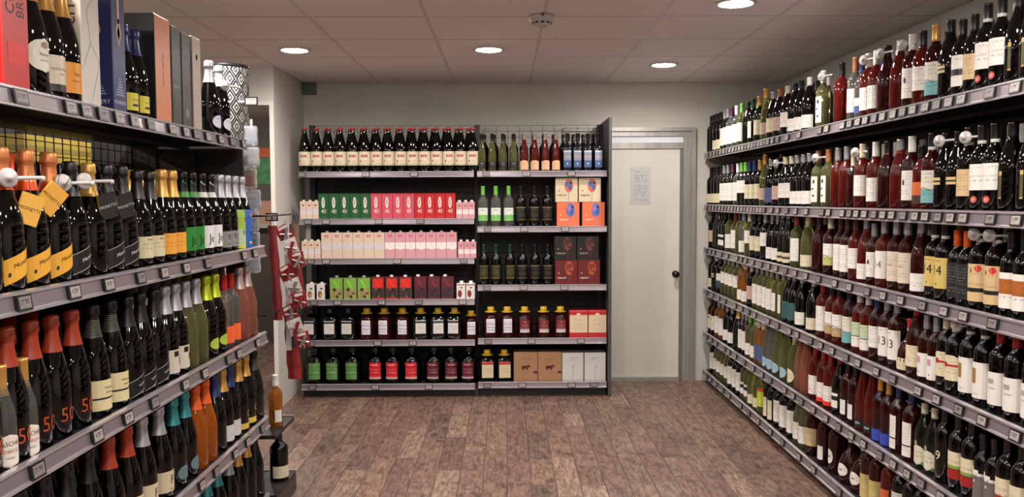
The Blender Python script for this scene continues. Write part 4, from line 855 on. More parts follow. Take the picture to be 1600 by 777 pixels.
# ---- boxes and bottles on the top left shelf
XA = -1.182
def carton(name, w_, d_, h_, cols, x, y, z, rz, cat, art=None, bevel=.002):
    """cols: dict face->colour, art(mb, pf, ps): draws on front (-y) and side (+x / -x)"""
    o = empty(name, (x, y, z), rz); o['category'] = cat
    bm = bmesh.new(); bmesh.ops.create_cube(bm, size=1)
    for v_ in bm.verts: v_.co = Vector((v_.co.x * w_, v_.co.y * d_, (v_.co.z + .5) * h_))
    bmesh.ops.bevel(bm, geom=bm.edges[:], offset=bevel, segments=1, affect='EDGES')
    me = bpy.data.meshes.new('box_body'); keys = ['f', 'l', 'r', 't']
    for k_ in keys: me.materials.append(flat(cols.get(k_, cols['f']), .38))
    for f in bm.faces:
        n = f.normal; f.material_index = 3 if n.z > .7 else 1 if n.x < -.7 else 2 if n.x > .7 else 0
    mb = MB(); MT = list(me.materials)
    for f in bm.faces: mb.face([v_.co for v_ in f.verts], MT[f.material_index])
    bm.free(); bpy.data.meshes.remove(me)
    if art:
        pf = lambda u, v: (u * 1.0, -d_ / 2 - .0005, v)
        pl = lambda u, v: (-w_ / 2 - .0005, -u, v)
        pr = lambda u, v: (w_ / 2 + .0005, u, v)
        art(mb, pf, pl, pr, w_, d_, h_)
    mb.build('box_body', o)
    return o
def quad(mb, pl, x0, x1, z0, z1, m): mb.face([pl(x0, z0), pl(x1, z0), pl(x1, z1), pl(x0, z1)], m, [(0, 0), (1, 0), (1, 1), (0, 1)])
def poly(mb, pl, pts, m): mb.face([pl(*p) for p in pts], m)
def ell(mb, pl, cx, cz, rx, rz_, m): poly(mb, pl, disc_pts(cx, cz, rx, rz_), m)
zA = LZ[0]
def yA(px): return yof(px, XA - .05, zA + .15)
# local frame: front (-y local) faces the aisle (+X world) with rz=90; the side towards the camera is local -x
RZL = R(90)
def art_red(mb, pf, pl, pr, w_, d_, h_):
    for p in (pf, pl):
        add_text(mb, 'CUVEE', .052, M_ink, p, dx=-.018, dy=.24, rot=PI / 2, narrow=.8)
        add_text(mb, 'BRUT', .046, M_ink, p, dx=.024, dy=.22, rot=PI / 2, narrow=.8)
        quad(mb, p, -.035, .035, .06, .11, printed((.80, .12, .10), (.5, .08, .07), 6))
# red box: -x face toward the camera
o = carton('gift_box', .11, .11, .36, {'f': (.70, .08, .07)}, XA - .057, yA(-6), zA, RZL, 'gift box', art_red); o['label'] = 'tall red gift box with black CUVEE BRUT lettering, top left shelf'
def art_per(mb, pf, pl, pr, w_, d_, h_):
    add_text(mb, 'Perrier', .06, flat((.22, .2, .22)), pl, dx=.022, dy=.27, rot=PI / 2, narrow=.9)
    mk = flat((.5, .48, .46))
    for a, b in (((-.05, .1), (.0, .18)), ((0, .18), (.05, .13)), ((0, .18), (-.02, .27)), ((-.02, .27), (.05, .34)), ((.0, .02), (.05, .13))):
        for p in (pl, pf):
            dx_, dz_ = b[0] - a[0], b[1] - a[1]; l_ = math.hypot(dx_, dz_); nx, nz = -dz_ / l_ * .0008, dx_ / l_ * .0008
            poly(mb, p, [(a[0] - nx, a[1] - nz), (b[0] - nx, b[1] - nz), (b[0] + nx, b[1] + nz), (a[0] + nx, a[1] + nz)], mk)
o = carton('gift_box', .105, .11, .36, {'f': (.78, .76, .73), 'l': (.86, .83, .77)}, XA - .057, yA(117), zA, RZL, 'gift box', art_per); o['label'] = 'tall white gift box with thin grey lines, left of the blue box'
def art_blue(mb, pf, pl, pr, w_, d_, h_):
    gm = flat((.80, .66, .52)); 
    for p in (pf, pl):
        quad(mb, p, -.006, .006, .27, .36, gm)
        poly(mb, p, [(0, .20), (.017, .245), (.006, .285), (-.006, .285), (-.017, .245)], gm); poly(mb, p, [(0, .215), (.010, .243), (0, .268), (-.010, .243)], flat((.42, .16, .14)))
        for k_ in range(7): quad(mb, p, -.004 - k_ * .004, .004 + k_ * .004, .10 - k_ * .008, .104 - k_ * .008, flat((.55, .58, .68)))
        add_text(mb, 'POMMERY', .017, flat((.75, .75, .8)), p, dy=.03)
o = carton('gift_box', .085, .10, .36, {'f': (.12, .14, .36)}, XA - .052, yA(163), zA, RZL, 'gift box', art_blue); o['label'] = 'tall dark blue gift box with gold spoon-shaped emblem'
def art_or(mb, pf, pl, pr, w_, d_, h_):
    add_text(mb, 'SILVER  ROSE', .019, flat((.55, .28, .16)), pf, dx=.0, dy=.18, rot=-PI / 2)
o = carton('gift_box', .13, .135, .36, {'f': (.78, .49, .34), 'l': (.10, .10, .10), 't': (.12, .11, .11)}, XA - .064, yA(232), zA, RZL, 'gift box', art_or); o['label'] = 'wide gift box with salmon front and black side, behind two yellow-labelled bottles'
def art_gr(mb, pf, pl, pr, w_, d_, h_):
    add_text(mb, 'BRUT', .02, flat((.65, .62, .5)), pf, dy=.14); quad(mb, pf, -.03, .03, .05, .10, printed((.25, .26, .25), (.5, .48, .4), 5))
o = carton('gift_box', .08, .09, .355, {'f': (.24, .25, .24)}, XA - .05, yA(258), zA, RZL, 'gift box', art_gr); o['label'] = 'dark grey gift box between the salmon box and the ring-marked box'
def art_ring(mb, pf, pl, pr, w_, d_, h_):
    A, B = disc_pts(0, .20, .026, .07), disc_pts(0, .20, .024, .066)
    for q in range(14): mb.face([pf(*A[q]), pf(*A[(q + 1) % 14]), pf(*B[(q + 1) % 14]), pf(*B[q])], flat((.12, .12, .12)))
    quad(mb, pf, -.015, .015, .04, .07, flat((.5, .46, .4)))
o = carton('gift_box', .08, .09, .35, {'f': (.28, .28, .27)}, XA - .05, yA(274), zA, RZL, 'gift box', art_ring); o['label'] = 'slim grey gift box with thin black oval outline'
def art_bei(mb, pf, pl, pr, w_, d_, h_):
    ell(mb, pf, 0, .28, .010, .014, flat((.35, .32, .30))); ell(mb, pf, 0, .28, .006, .009, flat((.6, .56, .5)))
    for p in (pl,): quad(mb, p, -.03, .03, .22, .25, flat((.62, .42, .38)))
o = carton('gift_box', .085, .09, .355, {'f': (.66, .60, .56), 'l': (.55, .49, .45)}, XA - .05, yA(291), zA, RZL, 'gift box', art_bei); o['label'] = 'beige gift box with small round emblem near its top'
# diamond-print drum
dr = empty('gift_box', (XA - .105, yof(357, XA - .105, zA + .15), zA), 0, 'round black and white diamond-print gift drum at end of top left shelf', 'gift box')
mb = MB(); WHT = flat((.80, .79, .78)); mb.lathe([(0, 0), (.093, 0), (.095, .002), (.095, .345), (.093, .348), (0, .348)], WHT, 32); mb.build('drum_body', dr)
mb = MB(); NX = 11
for i in range(NX):
    for j in range(8):
        ac = (i + (j % 2) * .5) * 2 * PI / NX; zc = .025 + j * .043; wA = PI / NX * .97; hZ = .041
        def pl(u, v, rr_=.0956): return (rr_ * math.cos(ac + u), rr_ * math.sin(ac + u), max(.003, min(.345, zc + v)))
        for s0, s1 in ((.99, .66), (.42, .2)):
            D = [(0, 1), (1, 0), (0, -1), (-1, 0)]
            for q in range(4):
                a, b = D[q], D[(q + 1) % 4]
                for t in range(3):
                    p0 = (a[0] + (b[0] - a[0]) * t / 3, a[1] + (b[1] - a[1]) * t / 3); p1 = (a[0] + (b[0] - a[0]) * (t + 1) / 3, a[1] + (b[1] - a[1]) * (t + 1) / 3)
                    mb.face([pl(p0[0] * wA * s0, p0[1] * hZ * s0), pl(p1[0] * wA * s0, p1[1] * hZ * s0), pl(p1[0] * wA * s1, p1[1] * hZ * s1), pl(p0[0] * wA * s1, p0[1] * hZ * s1)], M_ink)
mb.build('diamond_print', dr)
mb = MB(); mb.lathe([(.095, .338), (.0975, .339), (.0975, .352), (.094, .354), (0, .354)], M_ink, 32); mb.build('lid', dr)
leftrow([(42, B_, 'k', 'g', 'fa', 1.08, .004), (70, B_, 'k', 'g', 'fm', 1.05, .004), (96, B_, 'k', 'g', 'fo', 1.05, .004), (191, B_, 'k', 'b', 'fy', .93, .008), (209, B_, 'k', 'b', 'fy', .93, .008), (327, B_, 'k', 's', 'rc', .98, .004), (343, B_, 'k', 's', 'rc', .98, .004)], XA - .05, zA, LP[0])
back_rows('second_row_bottles', 'second row of sparkling bottles behind the front row on the left rack', BACKROW); BACKROW.clear()

# ---- security tags on bottle necks: disc, stud and pin
def sec_tag(px, X, z, rz, where, n2=1, ln=.05):
    o = empty('security_tag', (X, yof(px, X, z), z), rz)
    mb = MB(); mb.lathe([(0, 0), (.018, 0), (.023, .004), (.023, .008), (.019, .012), (.006, .014), (.006, .02), (0, .021)], M_white, 20)
    q = mb.build('tag_disc', o); q.rotation_euler = (PI / 2, 0, 0)
    mb = MB(); mb.tube((.012, -.006, 0), (.012 + ln, -.006, .002), .0045, M_white, 10); mb.lathe([(0, -.007), (.006, -.005), (.007, 0), (.006, .005), (0, .007)], M_white, 10, cx=.012 + ln, cy=-.006)
    mb.build('tag_pin', o); o['label'] = 'white round anti-theft tag on ' + where; o['category'] = 'security tag'; return o
ZN = .262
for i, (px, si, wh) in enumerate([(1286, 0, 'a yellow-green bottle, top right shelf'), (1352, 0, 'a blue-capped clear bottle, top right shelf'), (1378, 0, 'a deep red bottle, top right shelf'), (1412, 0, 'the silver-capped rosé bottle, top right shelf'),
        (1214, 1, 'a dark bottle near the door, second right shelf'), (1276, 1, 'the leaf-labelled bottle, second right shelf'), (1338, 1, 'the cream-capped deep red bottle, second right shelf'), (1470, 1, 'the big ringed-cap dark bottle, second right shelf'), (1511, 1, 'the beige-labelled dark bottle, second right shelf'),
        (1524, 2, 'first red-seal bottle, third right shelf'), (1548, 2, 'second red-seal bottle, third right shelf'), (1121, 3, 'a dark bottle by the door, fourth right shelf'), (1166, 3, 'the amber bottle, fourth right shelf'),
        (1496, 3, 'the cream red-seal bottle, fourth right shelf'), (1186, 4, 'the blue-labelled bottle, fifth right shelf'), (1218, 5, 'a dark bottle, bottom right shelf'), (1236, 5, 'a far yellow-green bottle, bottom right shelf')]):
    X = XB - .022; sec_tag(px, X, RZ[si] + ZN, R(-90 + 30), wh)
for px, z, wh in ((10, LZ[1] + .262, 'nearest orange-foiled bottle, second left shelf'), (96, LZ[1] + .255, 'third orange-foiled bottle, second left shelf'), (130, LZ[1] + .262, 'unlabelled gold-capped bottle, second left shelf'), (350, LZ[0] + .22, 'silver-foiled bottle, top left shelf')):
    sec_tag(px, XLB + .03 if z < 1.7 else XA - .02, z, R(62), wh, ln=.07)

# ------------------------------------------------------------ end cap of the left rack
ec = empty('end_cap_shelf', (-1.08, LYE + .02, 0), 0, 'dark end cap display at far end of left rack', 'shelving')
mb = MB(); mb.box(-.95, -.12, 0, .02, 0, 1.74, M_dark); mb.build('back_panel', ec)
for zz, xx in ((.95, -.02), (1.41, -.02)):
    mb = MB(); mb.tube((xx, -.02, zz), (xx, .46, zz), .004, M_wire); mb.tube((xx, .005, zz), (-.14, .005, zz), .004, M_wire); mb.build('hook_arm', ec)
mb = MB(); mb.box(-.9, 0, .02, .38, 0, .08, pmat('plinth_brown', (.25, .21, .19), .5)); mb.build('base_plinth', ec)
mb = MB(); mb.box(-.9, 0, .02, .37, .080, .098, M_deck); mb.box(-.9, 0, .37, .38, .078, .103, M_edge); mb.build('shelf', ec)
mb = MB(); mb.box(-.9, 0, .02, .36, .365, .383, M_deck); mb.box(-.9, 0, .36, .37, .36, .39, M_edge); mb.build('shelf', ec)
o = bottle('bord', 'k', 'k', 'Cl', -1.13, 4.06, .098, R(50), 'x', 'low end cap plinth', 1.14); o.scale = (1.22, 1.22, .84)
PENDING.pop(); o['label'] = 'stout black bottle with small cream label on the low end cap plinth'
# flat patterned spirit bottle on the end cap shelf
o = bottle('bord', 'a', 'w', 'Nl', -1.125, 4.0, .383, R(40), 'x', 'end cap', .95); o.scale = (.9, .9, .84); PENDING.pop(); o['label'] = 'amber bottle with floral gift wrap on the end cap shelf'
# hanging merchandise
def hanger(root, x, y, z0, z1):
    mb = MB(); mb.box(x - .006, x + .006, y - .001, y + .001, z0, z1, M_white); mb.build('clip_strip', root)
cs = empty('clip_strip_display', (-1.075, 4.08, 1.36), 0, 'strip of red and silver corkscrew packs hanging at the end of left rack', 'corkscrew packs')
mb = MB(); mb.box(-.012, .012, -.002, .002, -.62, .02, M_white); mb.build('strip', cs)
mr = flat((.50, .08, .09)); msil = pmat('corkscrew_steel', (.72, .70, .70), .25, .8); mpk = flat((.74, .72, .70)); mbr = flat((.55, .40, .30))
for i in range(9):
    z = -.03 - i * .066
    mb = MB(); mb.box(-.035, .035, -.003, .003, -.05, .03, mr if i % 3 != 1 else mpk)
    mb.tube((-.02, -.012, -.04), (.02, -.012, .012), .008, mr if i % 2 else msil); mb.tube((-.026, -.012, .0), (.026, -.012, -.028), .005, msil)
    mb.lathe([(.004, -.05), (.0065, -.044), (.004, -.038), (.0065, -.032), (.004, -.026), (.006, -.02)], msil, 8, cx=.0, cy=-.016)
    mb.box(-.02, .02, -.0045, -.003, .012, .026, printed((.8, .78, .76), (.3, .2, .2), 3))
    p = mb.build('corkscrew_pack', cs, (-.015 + .028 * (i % 3) + i * .003, -.01 * (i % 2), z)); p.rotation_euler = (R(8), R(-28 + 9 * (i % 3)), R(25))
# tag holder poking out above
th = MB(); th.box(-.03, .03, -.004, 0, -.02, .02, M_tagf); th.box(-.024, .024, -.005, -.004, -.014, .014, M_tagl); th.box(-.06, -.03, -.002, 0, -.004, .004, M_white)
for px, z, Y_, nm in ((398, 1.93, 3.8, 'framed price tag standing out beside the drum'), (426, 1.40, 4.08, 'framed price tag above the corkscrew packs')):
    X_ = (px - 790) * Y_ / F; o = put('price_sign', th.mesh('price_sign') if not TAGM.get('s') else TAGM['s'], None, (X_, Y_, z)); tag(o, nm, 'price tag')
    TAGM['s'] = o.data
# clear blister packs behind the upright
bp = empty('blister_pack_strip', (-1.185, 3.87, 1.84), 0, 'clear plastic packs with orange and blue cards hanging beside the end upright', 'blister packs')
mclear = pmat('blister_plastic', (.92, .93, .95), .18, 0, Transmission_Weight=.75, IOR=1.2)
mb = MB(); mb.box(-.008, .008, .03, .033, -.70, .02, M_white); mb.build('strip', bp)
cols = [(.55, .60, .68), (.60, .58, .57), (.66, .36, .22), (.32, .38, .48), (.46, .49, .54), (.40, .44, .52), (.50, .52, .56)]
for i, c_ in enumerate(cols):
    mb = MB(); mb.box(-.034, .034, .0, .002, -.036, .036, noisy('card_%d' % i, c_, tuple(min(1, q * 1.4) for q in c_), 40, .4))
    mb.box(-.02, .02, -.0012, 0, .012, .028, printed((.74, .73, .72), (.2, .2, .3), 3))
    p = mb.build('backing_card', None, (0, 0, 0))
    ms = MB(); ms.lathe([(0, -.049), (.030, -.049), (.039, -.044), (.041, -.02), (.037, .005), (.041, .03), (.036, .046), (0, .047)], mclear, 16, 3.5)
    ms.v = [(x_, y_ * .34, z_) for x_, y_, z_ in ms.v]
    q_ = ms.build('blister_pack', bp, (.008 * (i % 2), 0, -.06 - i * .098), R(12 - 20 * (i % 3))); p.parent = q_
# red gift bags and dark pouch hanging lower
def bag(px0, px1, z0, z1, Y_, col, col2, nm, split=.5):
    x0, x1 = (px0 - 790) * Y_ / F, (px1 - 790) * Y_ / F; w_ = x1 - x0; h_ = z1 - z0
    o = empty('gift_bag', ((x0 + x1) / 2, Y_, z0), 0, nm, 'gift bag')
    bm = bmesh.new(); N = 8
    G = [[None] * 5 for _ in range(N + 1)]
    for side in (0, 1):
        for i in range(N + 1):
            for j in range(5):
                t = i / N; u = j / 4 - .5; bulge = .018 * math.cos(u * PI) * (1 - t * .6)
                skew = .02 * (1 - t)
                G[i][j] = bm.verts.new((u * w_ * (1 - .12 * t) + skew + .003 * math.sin(i * 2 + j), (-1 if side == 0 else 1) * bulge + .002 * math.sin(3 * i + j), h_ * t))
        for i in range(N):
            for j in range(4):
                f = bm.faces.new([G[i][j], G[i][j + 1], G[i + 1][j + 1], G[i + 1][j]] if side == 0 else [G[i][j + 1], G[i][j], G[i + 1][j], G[i + 1][j + 1]])
                f.material_index = 1 if (i + .5) / N > split else 0; f.smooth = True
    bmesh.ops.remove_doubles(bm, verts=bm.verts, dist=.002)
    me = bpy.data.meshes.new('bag_body'); bm.to_mesh(me); bm.free(); me.materials.append(flat(col, .6)); me.materials.append(flat(col2, .6))
    put('bag_body', me, o)
    mb = MB(); mb.tube((-w_ * .2, 0, h_ - .01), (0, 0, h_ + .05), .002, M_ink, 6); mb.tube((w_ * .2, 0, h_ - .01), (0, 0, h_ + .05), .002, M_ink, 6); mb.build('handle', o)
bag(440, 462, .58, .90, 4.16, (.52, .07, .08), (.13, .15, .17), 'red gift bag with dark upper half hanging below the corkscrews', .48)
bag(418, 434, .90, 1.36, 4.02, (.42, .06, .07), (.45, .07, .08), 'long red gift bag hanging against the end cap', .5)
bag(452, 468, .98, 1.36, 4.22, (.46, .08, .09), (.45, .34, .28), 'narrow red and brown gift bag behind the corkscrew packs', .7)

# ------------------------------------------------------------ next room seen through the doorway
mb = MB(); mb.box(-3.4, -2.0, 8.6, 9.0, 0, 1.2, flat((.30, .27, .25))); mb.box(-3.4, -2.0, 8.55, 9.0, 1.2, 1.24, flat((.62, .60, .58))); tag(mb.build('display_counter'), 'dark counter in the next room beyond the doorway', 'counter')
sb = empty('picture_board', (-2.60, 8.85, 1.66), 0, 'green and orange picture board in the next room', 'picture board')
MB().box(-.32, .32, 0, .03, 0, .27, noisy('green_picture', (.13, .42, .22), (.35, .60, .38), 14, .5)).build('green_picture', sb)
MB().box(-.32, .32, -.01, .03, .28, .38, flat((.82, .36, .16))).build('orange_band', sb)
MB().box(-.3, -.27, 0, .03, -.38, 0, M_dark).build('board_leg', sb)
MB().box(.27, .3, 0, .03, -.38, 0, M_dark).build('board_leg', sb)
tag(MB().box(-.3, .3, 0, .27, 0, .24, flat((.66, .50, .40))).build('cardboard_box', None, (-2.62, 8.56, 1.24)), 'tan cardboard box on the counter beyond the doorway', 'box')
hk = MB(); hk.tube((0, 0, 0), (0, 0, .09), .006, M_ink); hk.tube((-.03, 0, .09), (0, 0, .045), .006, M_ink); hk.tube((.03, 0, .09), (0, 0, .045), .006, M_ink); hk.box(-.012, .012, -.012, .012, .09, .13, M_ink)
tag(hk.build('ceiling_hook', None, (-1.97, 6.85, CE - .13)), 'small dark ceiling hook in the next room', 'hook')

# ------------------------------------------------------------ back rack
YB = 6.17
def xb(px): return (px - 790.) * (YB + .07) / F
br = empty('back_rack', (0, YB, 0), 0, 'black steel rack with two bays of cartons, juices and bottles against back wall', 'shelving')
x0, xm, x1 = -1.535, -.222, .755
BLZ = [1.690, 1.340, 1.043, .735, .427, .098]; BRZ = [1.690, 1.278, .840, .437, .108]
BLT = [[474, 573, 648], [482, 510, 592, 657], [485, 509, 620, 724], [489, 526, 595, 653, 722], [483, 588, 643], [485, 584, 668]]
BRT = [[760, 823, 893], [762, 819, 883], [760, 818, 882], [762, 830, 908], [760, 815, 893, 928]]
def bay(xa, xz, zs, tg):
    for i, z in enumerate(zs):
        off = .0 if i == len(zs) - 1 else .02
        tmp = empty('bay', (0, 0, 0)); 
        s = make_shelf(br, xz - xa, .40, z, [(p - 790.) * YB / F - xa for p in tg[i]], .036, y0=off)
        s.location.x = xa; bpy.data.objects.remove(tmp)
bay(x0, xm - .012, BLZ, BLT); bay(xm + .012, x1, BRZ, BRT)
mb = MB(); mb.box(x0, x1, .455, .475, 0, 1.665, M_dark); mb.build('back_panel', br)
wg = MB(); r_ = .0015
for q in range(26): X_ = x0 + (x1 - x0) * q / 25; wg.box(X_ - r_, X_ + r_, .447, .450, .08, 2.06, M_wire)
for q in range(42): z = .10 + q * .048; wg.box(x0, x1, .444, .447, z - r_, z + r_, M_wire)
wg.build('wire_grid', br)
for X_ in (x0 + .015, xm, x1 - .01):
    mb = MB(); mb.box(X_ - .02, X_ + .02, .40, .455, 0, 2.07, M_dark); mb.box(X_ - .012, X_ + .012, .0, .06, 0, .06, M_dark) if X_ == xm else None
    mb.build('upright', br)
for X_ in (x0 + .01, xm): mb = MB(); mb.box(X_ - .006, X_ + .006, .03, .4, .06, .09, M_dark); mb.build('shelf_bracket', br)
mb = MB(); mb.box(x0, x1, .06, .44, 0, .055, M_dark); mb.build('base_plinth', br)
mb = MB(); mb.box(x1 + .01, x1 + .032, -.03, .52, 0, 2.085, M_side); mb.build('side_panel', br)
YF = YB + .02
def brow(xs_, z, sh, gl, cp, lb, place, r, name, sc=1.0, rz=0, cat='bottle'):
    for px in xs_:
        o = bottle(sh, gl, cp, lb, xb(px), YF + r, z, rz + random.uniform(-.12, .12), 'from left', place, sc, name, cat)
        k_ = 1.12 if 'jug' in sh else 1.04 if sh == 'juice' else 1
        o.scale = (sc * k_, sc * k_, sc)
BP = ['top left-bay shelf', 'second left-bay shelf', 'third left-bay shelf', 'fourth left-bay shelf', 'fifth left-bay shelf', 'bottom left-bay shelf']
RP = ['top right-bay shelf', 'second right-bay shelf', 'third right-bay shelf', 'fourth right-bay shelf', 'bottom right-bay shelf']
brow([479 + 18.6 * i for i in range(15)], BLZ[0], 'juice', 'k', 'r', 'qs', BP[0], .05, 'juice_bottle', .985)
brow([753.5 + 16.4 * i for i in range(4)], BRZ[0], 'slim', 'y', 'k', 'kb', RP[0], .045, 'wine_bottle', .86)
brow([819.5 + 16.4 * i for i in range(4)], BRZ[0], 'slim', 'r', 'P', 'rl', RP[0], .045, 'wine_bottle', .88)
brow([887 + 15.6 * i for i in range(4)], BRZ[0], 'oil', 'b', 'k', 'ol', RP[0], .04, 'oil_bottle', 1.0)
brow([755, 775, 795], BRZ[1], 'bord', 'c', 'G', 'gw', RP[1], .045, 'wine_bottle', 1.02)
brow([814, 835, 855], BRZ[1], 'bord', 'k', 'k', 'go', RP[1], .045, 'wine_bottle', 1.02)
brow([756, 775, 797], BRZ[2], 'bord', 'k', 'j', 'gk', RP[2], .045, 'wine_bottle', 1.02)
brow([816, 836, 856], BRZ[2], 'bord', 'k', 'k', 'go', RP[2], .045, 'wine_bottle', 1.02)
brow([483, 513, 542], BLZ[4], 'sqjug', 'k', 'k', 'jw1', BP[4], .07, 'juice_jug', .98, 0, 'jug')
brow([571, 598.5, 627], BLZ[4], 'minijug', 'R', 'Y', 'jw2', BP[4], .07, 'juice_jug', 1.0, 0, 'jug')
brow([655.5, 683, 709], BLZ[4], 'sqjug', 'k', 'Y', 'jw1', BP[4], .07, 'juice_jug', 1.0, 0, 'jug')
brow([735], BLZ[4], 'minijug', 'R', 'Y', 'jw2', BP[4], .07, 'juice_jug', .9, 0, 'jug')
brow([766, 792], BRZ[3], 'minijug', 'R', 'Y', 'jw2', RP[3], .07, 'juice_jug', .98, 0, 'jug')
brow([819.5, 849.5, 876], BRZ[3], 'minijug', 'R', 'Y', 'jr', RP[3], .07, 'juice_jug', .98, 0, 'jug')
brow([488, 517.5, 548], BLZ[5], 'minijug', 'k', 'k', 'jG', BP[5], .08, 'juice_jug', 1.13, 0, 'jug')
brow([584, 611, 641], BLZ[5], 'minijug', 'k', 'k', 'jR', BP[5], .08, 'juice_jug', 1.13, 0, 'jug')
brow([676, 703, 731], BLZ[5], 'minijug', 'k', 'k', 'jM', BP[5], .08, 'juice_jug', 1.13, 0, 'jug')
brow([760, 787], BRZ[4], 'sqjug', 'k', 'Y', 'jc', RP[4], .07, 'juice_jug', .98, 0, 'jug')
# second row of dark bottles behind
for i in range(14): BACKROW.append((xb(490 + 18.6 * i), YF + .15, BLZ[0], 'juice', 'k', 'r', .985))
for i in range(12): BACKROW.append((xb(757 + 15.6 * i), YF + .15, BRZ[0], 'bord', 'k', 'k', .95))
back_rows('second_row_bottles', 'second row of bottles behind the front row, top shelf of the back rack', BACKROW)

# cartons
def cap_on(o, x, y, z, m, r=.011, h=.012, nm='screw_cap'):
    MB().lathe([(r, 0), (r, h), (r * .9, h + .001), (0, h + .001)], m, 12).build(nm, o, (x, y, z))
def cartons(pxs, z, wpx, h, dep, cols, art, name, sg, pl, place, cap=None, capc=(.85, .83, .8), slope=0, yo=0, cat='carton', rz=0):
    wm = wpx * (YB + .03) / F
    for px in pxs:
        X_ = (px - 790.) * (YB + .03) / F
        o = carton(name, wm, dep, h, cols, X_, YF + .012 + dep / 2 + yo, z, rz, cat, art)
        if cap: cap_on(o, cap[0] * wm, -dep / 2 + cap[1] * dep, h - .0005, flat(capc, .35), cap[2], cap[3])
        PENDING.append((o, sg, pl, 'from left', place))
def a40(c1, cw=(.86, .80, .76)):
    def f(mb, pf, pl, pr, w_, d_, h_):
        ell(mb, pf, -.002, h_ * .64, .0125, .042, flat(cw)); ell(mb, lambda u, v: (u, -d_ / 2 - .0009, v), -.002, h_ * .66, .006, .028, flat((.62, .58, .56)))
        add_text(mb, '40', .042, flat(cw), pf, dy=h_ * .30, narrow=.85); quad(mb, pf, -.022, .022, .006, .022, printed(c1, (.7, .66, .4), 3))
        quad(mb, pf, -.03, .03, h_ - .012, h_ - .006, flat(tuple(q * .7 for q in c1)))
    return f
gG, gP, gR = (.09, .31, .16), (.74, .27, .34), (.68, .09, .11)
tp = {'t': (.12, .1, .1)}
def mini(c, band=(.80, .76, .78)):
    def f(mb, pf, pl, pr, w_, d_, h_):
        quad(mb, pf, -w_ * .46, w_ * .46, h_ * .28, h_ * .55, printed(band, (.45, .42, .62), 4)); ell(mb, pf, 0, h_ * .78, .010, .007, flat((.66, .30, .30)))
    return f
CRM, PNK = (.79, .71, .63), (.77, .56, .59)
def tall(c, wave, prn):
    def f(mb, pf, pl, pr, w_, d_, h_):
        ell(mb, pf, 0, h_ * .87, .017, .009, flat((.66, .14, .20))); ell(mb, lambda u, v: (u, -d_ / 2 - .0009, v), 0, h_ * .87, .012, .004, flat((.85, .6, .6)))
        n = 6
        for q in range(n):
            a0, a1 = -w_ * .48 + w_ * .96 * q / n, -w_ * .48 + w_ * .96 * (q + 1) / n
            w0, w1 = .005 * math.sin(q * 1.4), .005 * math.sin((q + 1) * 1.4)
            poly(mb, pf, [(a0, h_ * .36 + w0), (a1, h_ * .36 + w1), (a1, h_ * .62), (a0, h_ * .62)], flat(wave))
        p2 = lambda u, v: (u, -d_ / 2 - .0009, v)
        quad(mb, p2, -w_ * .36, w_ * .36, h_ * .43, h_ * .50, printed(wave, prn, 3)); ell(mb, p2, 0, h_ * .56, .003, .004, flat((.6, .25, .3)))
        quad(mb, pf, -w_ * .3, w_ * .3, h_ * .05, h_ * .12, printed(c, (.6, .45, .4), 3, .4))
    return f
cartons([474.5, 484.2, 494], BLZ[1], 9.5, .135, .06, {'f': CRM}, mini(CRM), 'juice_carton', 'small cream drink carton', 'small cream drink cartons', BP[1], (0, .5, .01, .01))
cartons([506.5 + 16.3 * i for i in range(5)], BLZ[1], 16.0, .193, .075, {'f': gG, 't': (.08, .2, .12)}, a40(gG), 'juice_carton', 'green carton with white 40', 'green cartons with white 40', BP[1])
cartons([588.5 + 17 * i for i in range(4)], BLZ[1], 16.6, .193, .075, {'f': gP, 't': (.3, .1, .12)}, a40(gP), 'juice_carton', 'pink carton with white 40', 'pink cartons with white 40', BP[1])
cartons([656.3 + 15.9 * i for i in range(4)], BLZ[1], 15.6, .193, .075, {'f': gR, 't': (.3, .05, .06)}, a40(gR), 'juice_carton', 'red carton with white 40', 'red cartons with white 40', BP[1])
cartons([717.8, 727.6, 737.2], BLZ[1], 9.4, .125, .06, {'f': PNK}, mini(PNK, (.85, .8, .8)), 'juice_carton', 'small pink drink carton', 'small pink drink cartons', BP[1], (0, .5, .011, .014), (.88, .8, .8))
cartons([476, 486, 496], BLZ[2], 9.6, .135, .06, {'f': CRM}, mini(CRM), 'juice_carton', 'small cream drink carton', 'small cream drink cartons', BP[2], (0, .5, .01, .01))
cartons([510 + 16.5 * i for i in range(6)], BLZ[2], 16.2, .197, .07, {'f': CRM}, tall(CRM, (.78, .74, .76), (.42, .42, .6)), 'juice_carton', 'tall cream carton with wavy band', 'tall cream cartons with wavy band', BP[2], (0, .5, .012, .012))
cartons([609 + 16.1 * i for i in range(7)], BLZ[2], 15.8, .197, .07, {'f': PNK}, tall(PNK, (.88, .84, .84), (.42, .38, .45)), 'juice_carton', 'tall pink carton with wavy band', 'tall pink cartons with wavy band', BP[2], (0, .5, .012, .012))
cartons([720, 729.8, 739.3], BLZ[2], 9.3, .125, .06, {'f': PNK}, mini(PNK, (.86, .82, .82)), 'juice_carton', 'small pink drink carton', 'small pink drink cartons', BP[2], (0, .5, .011, .014), (.88, .8, .8))
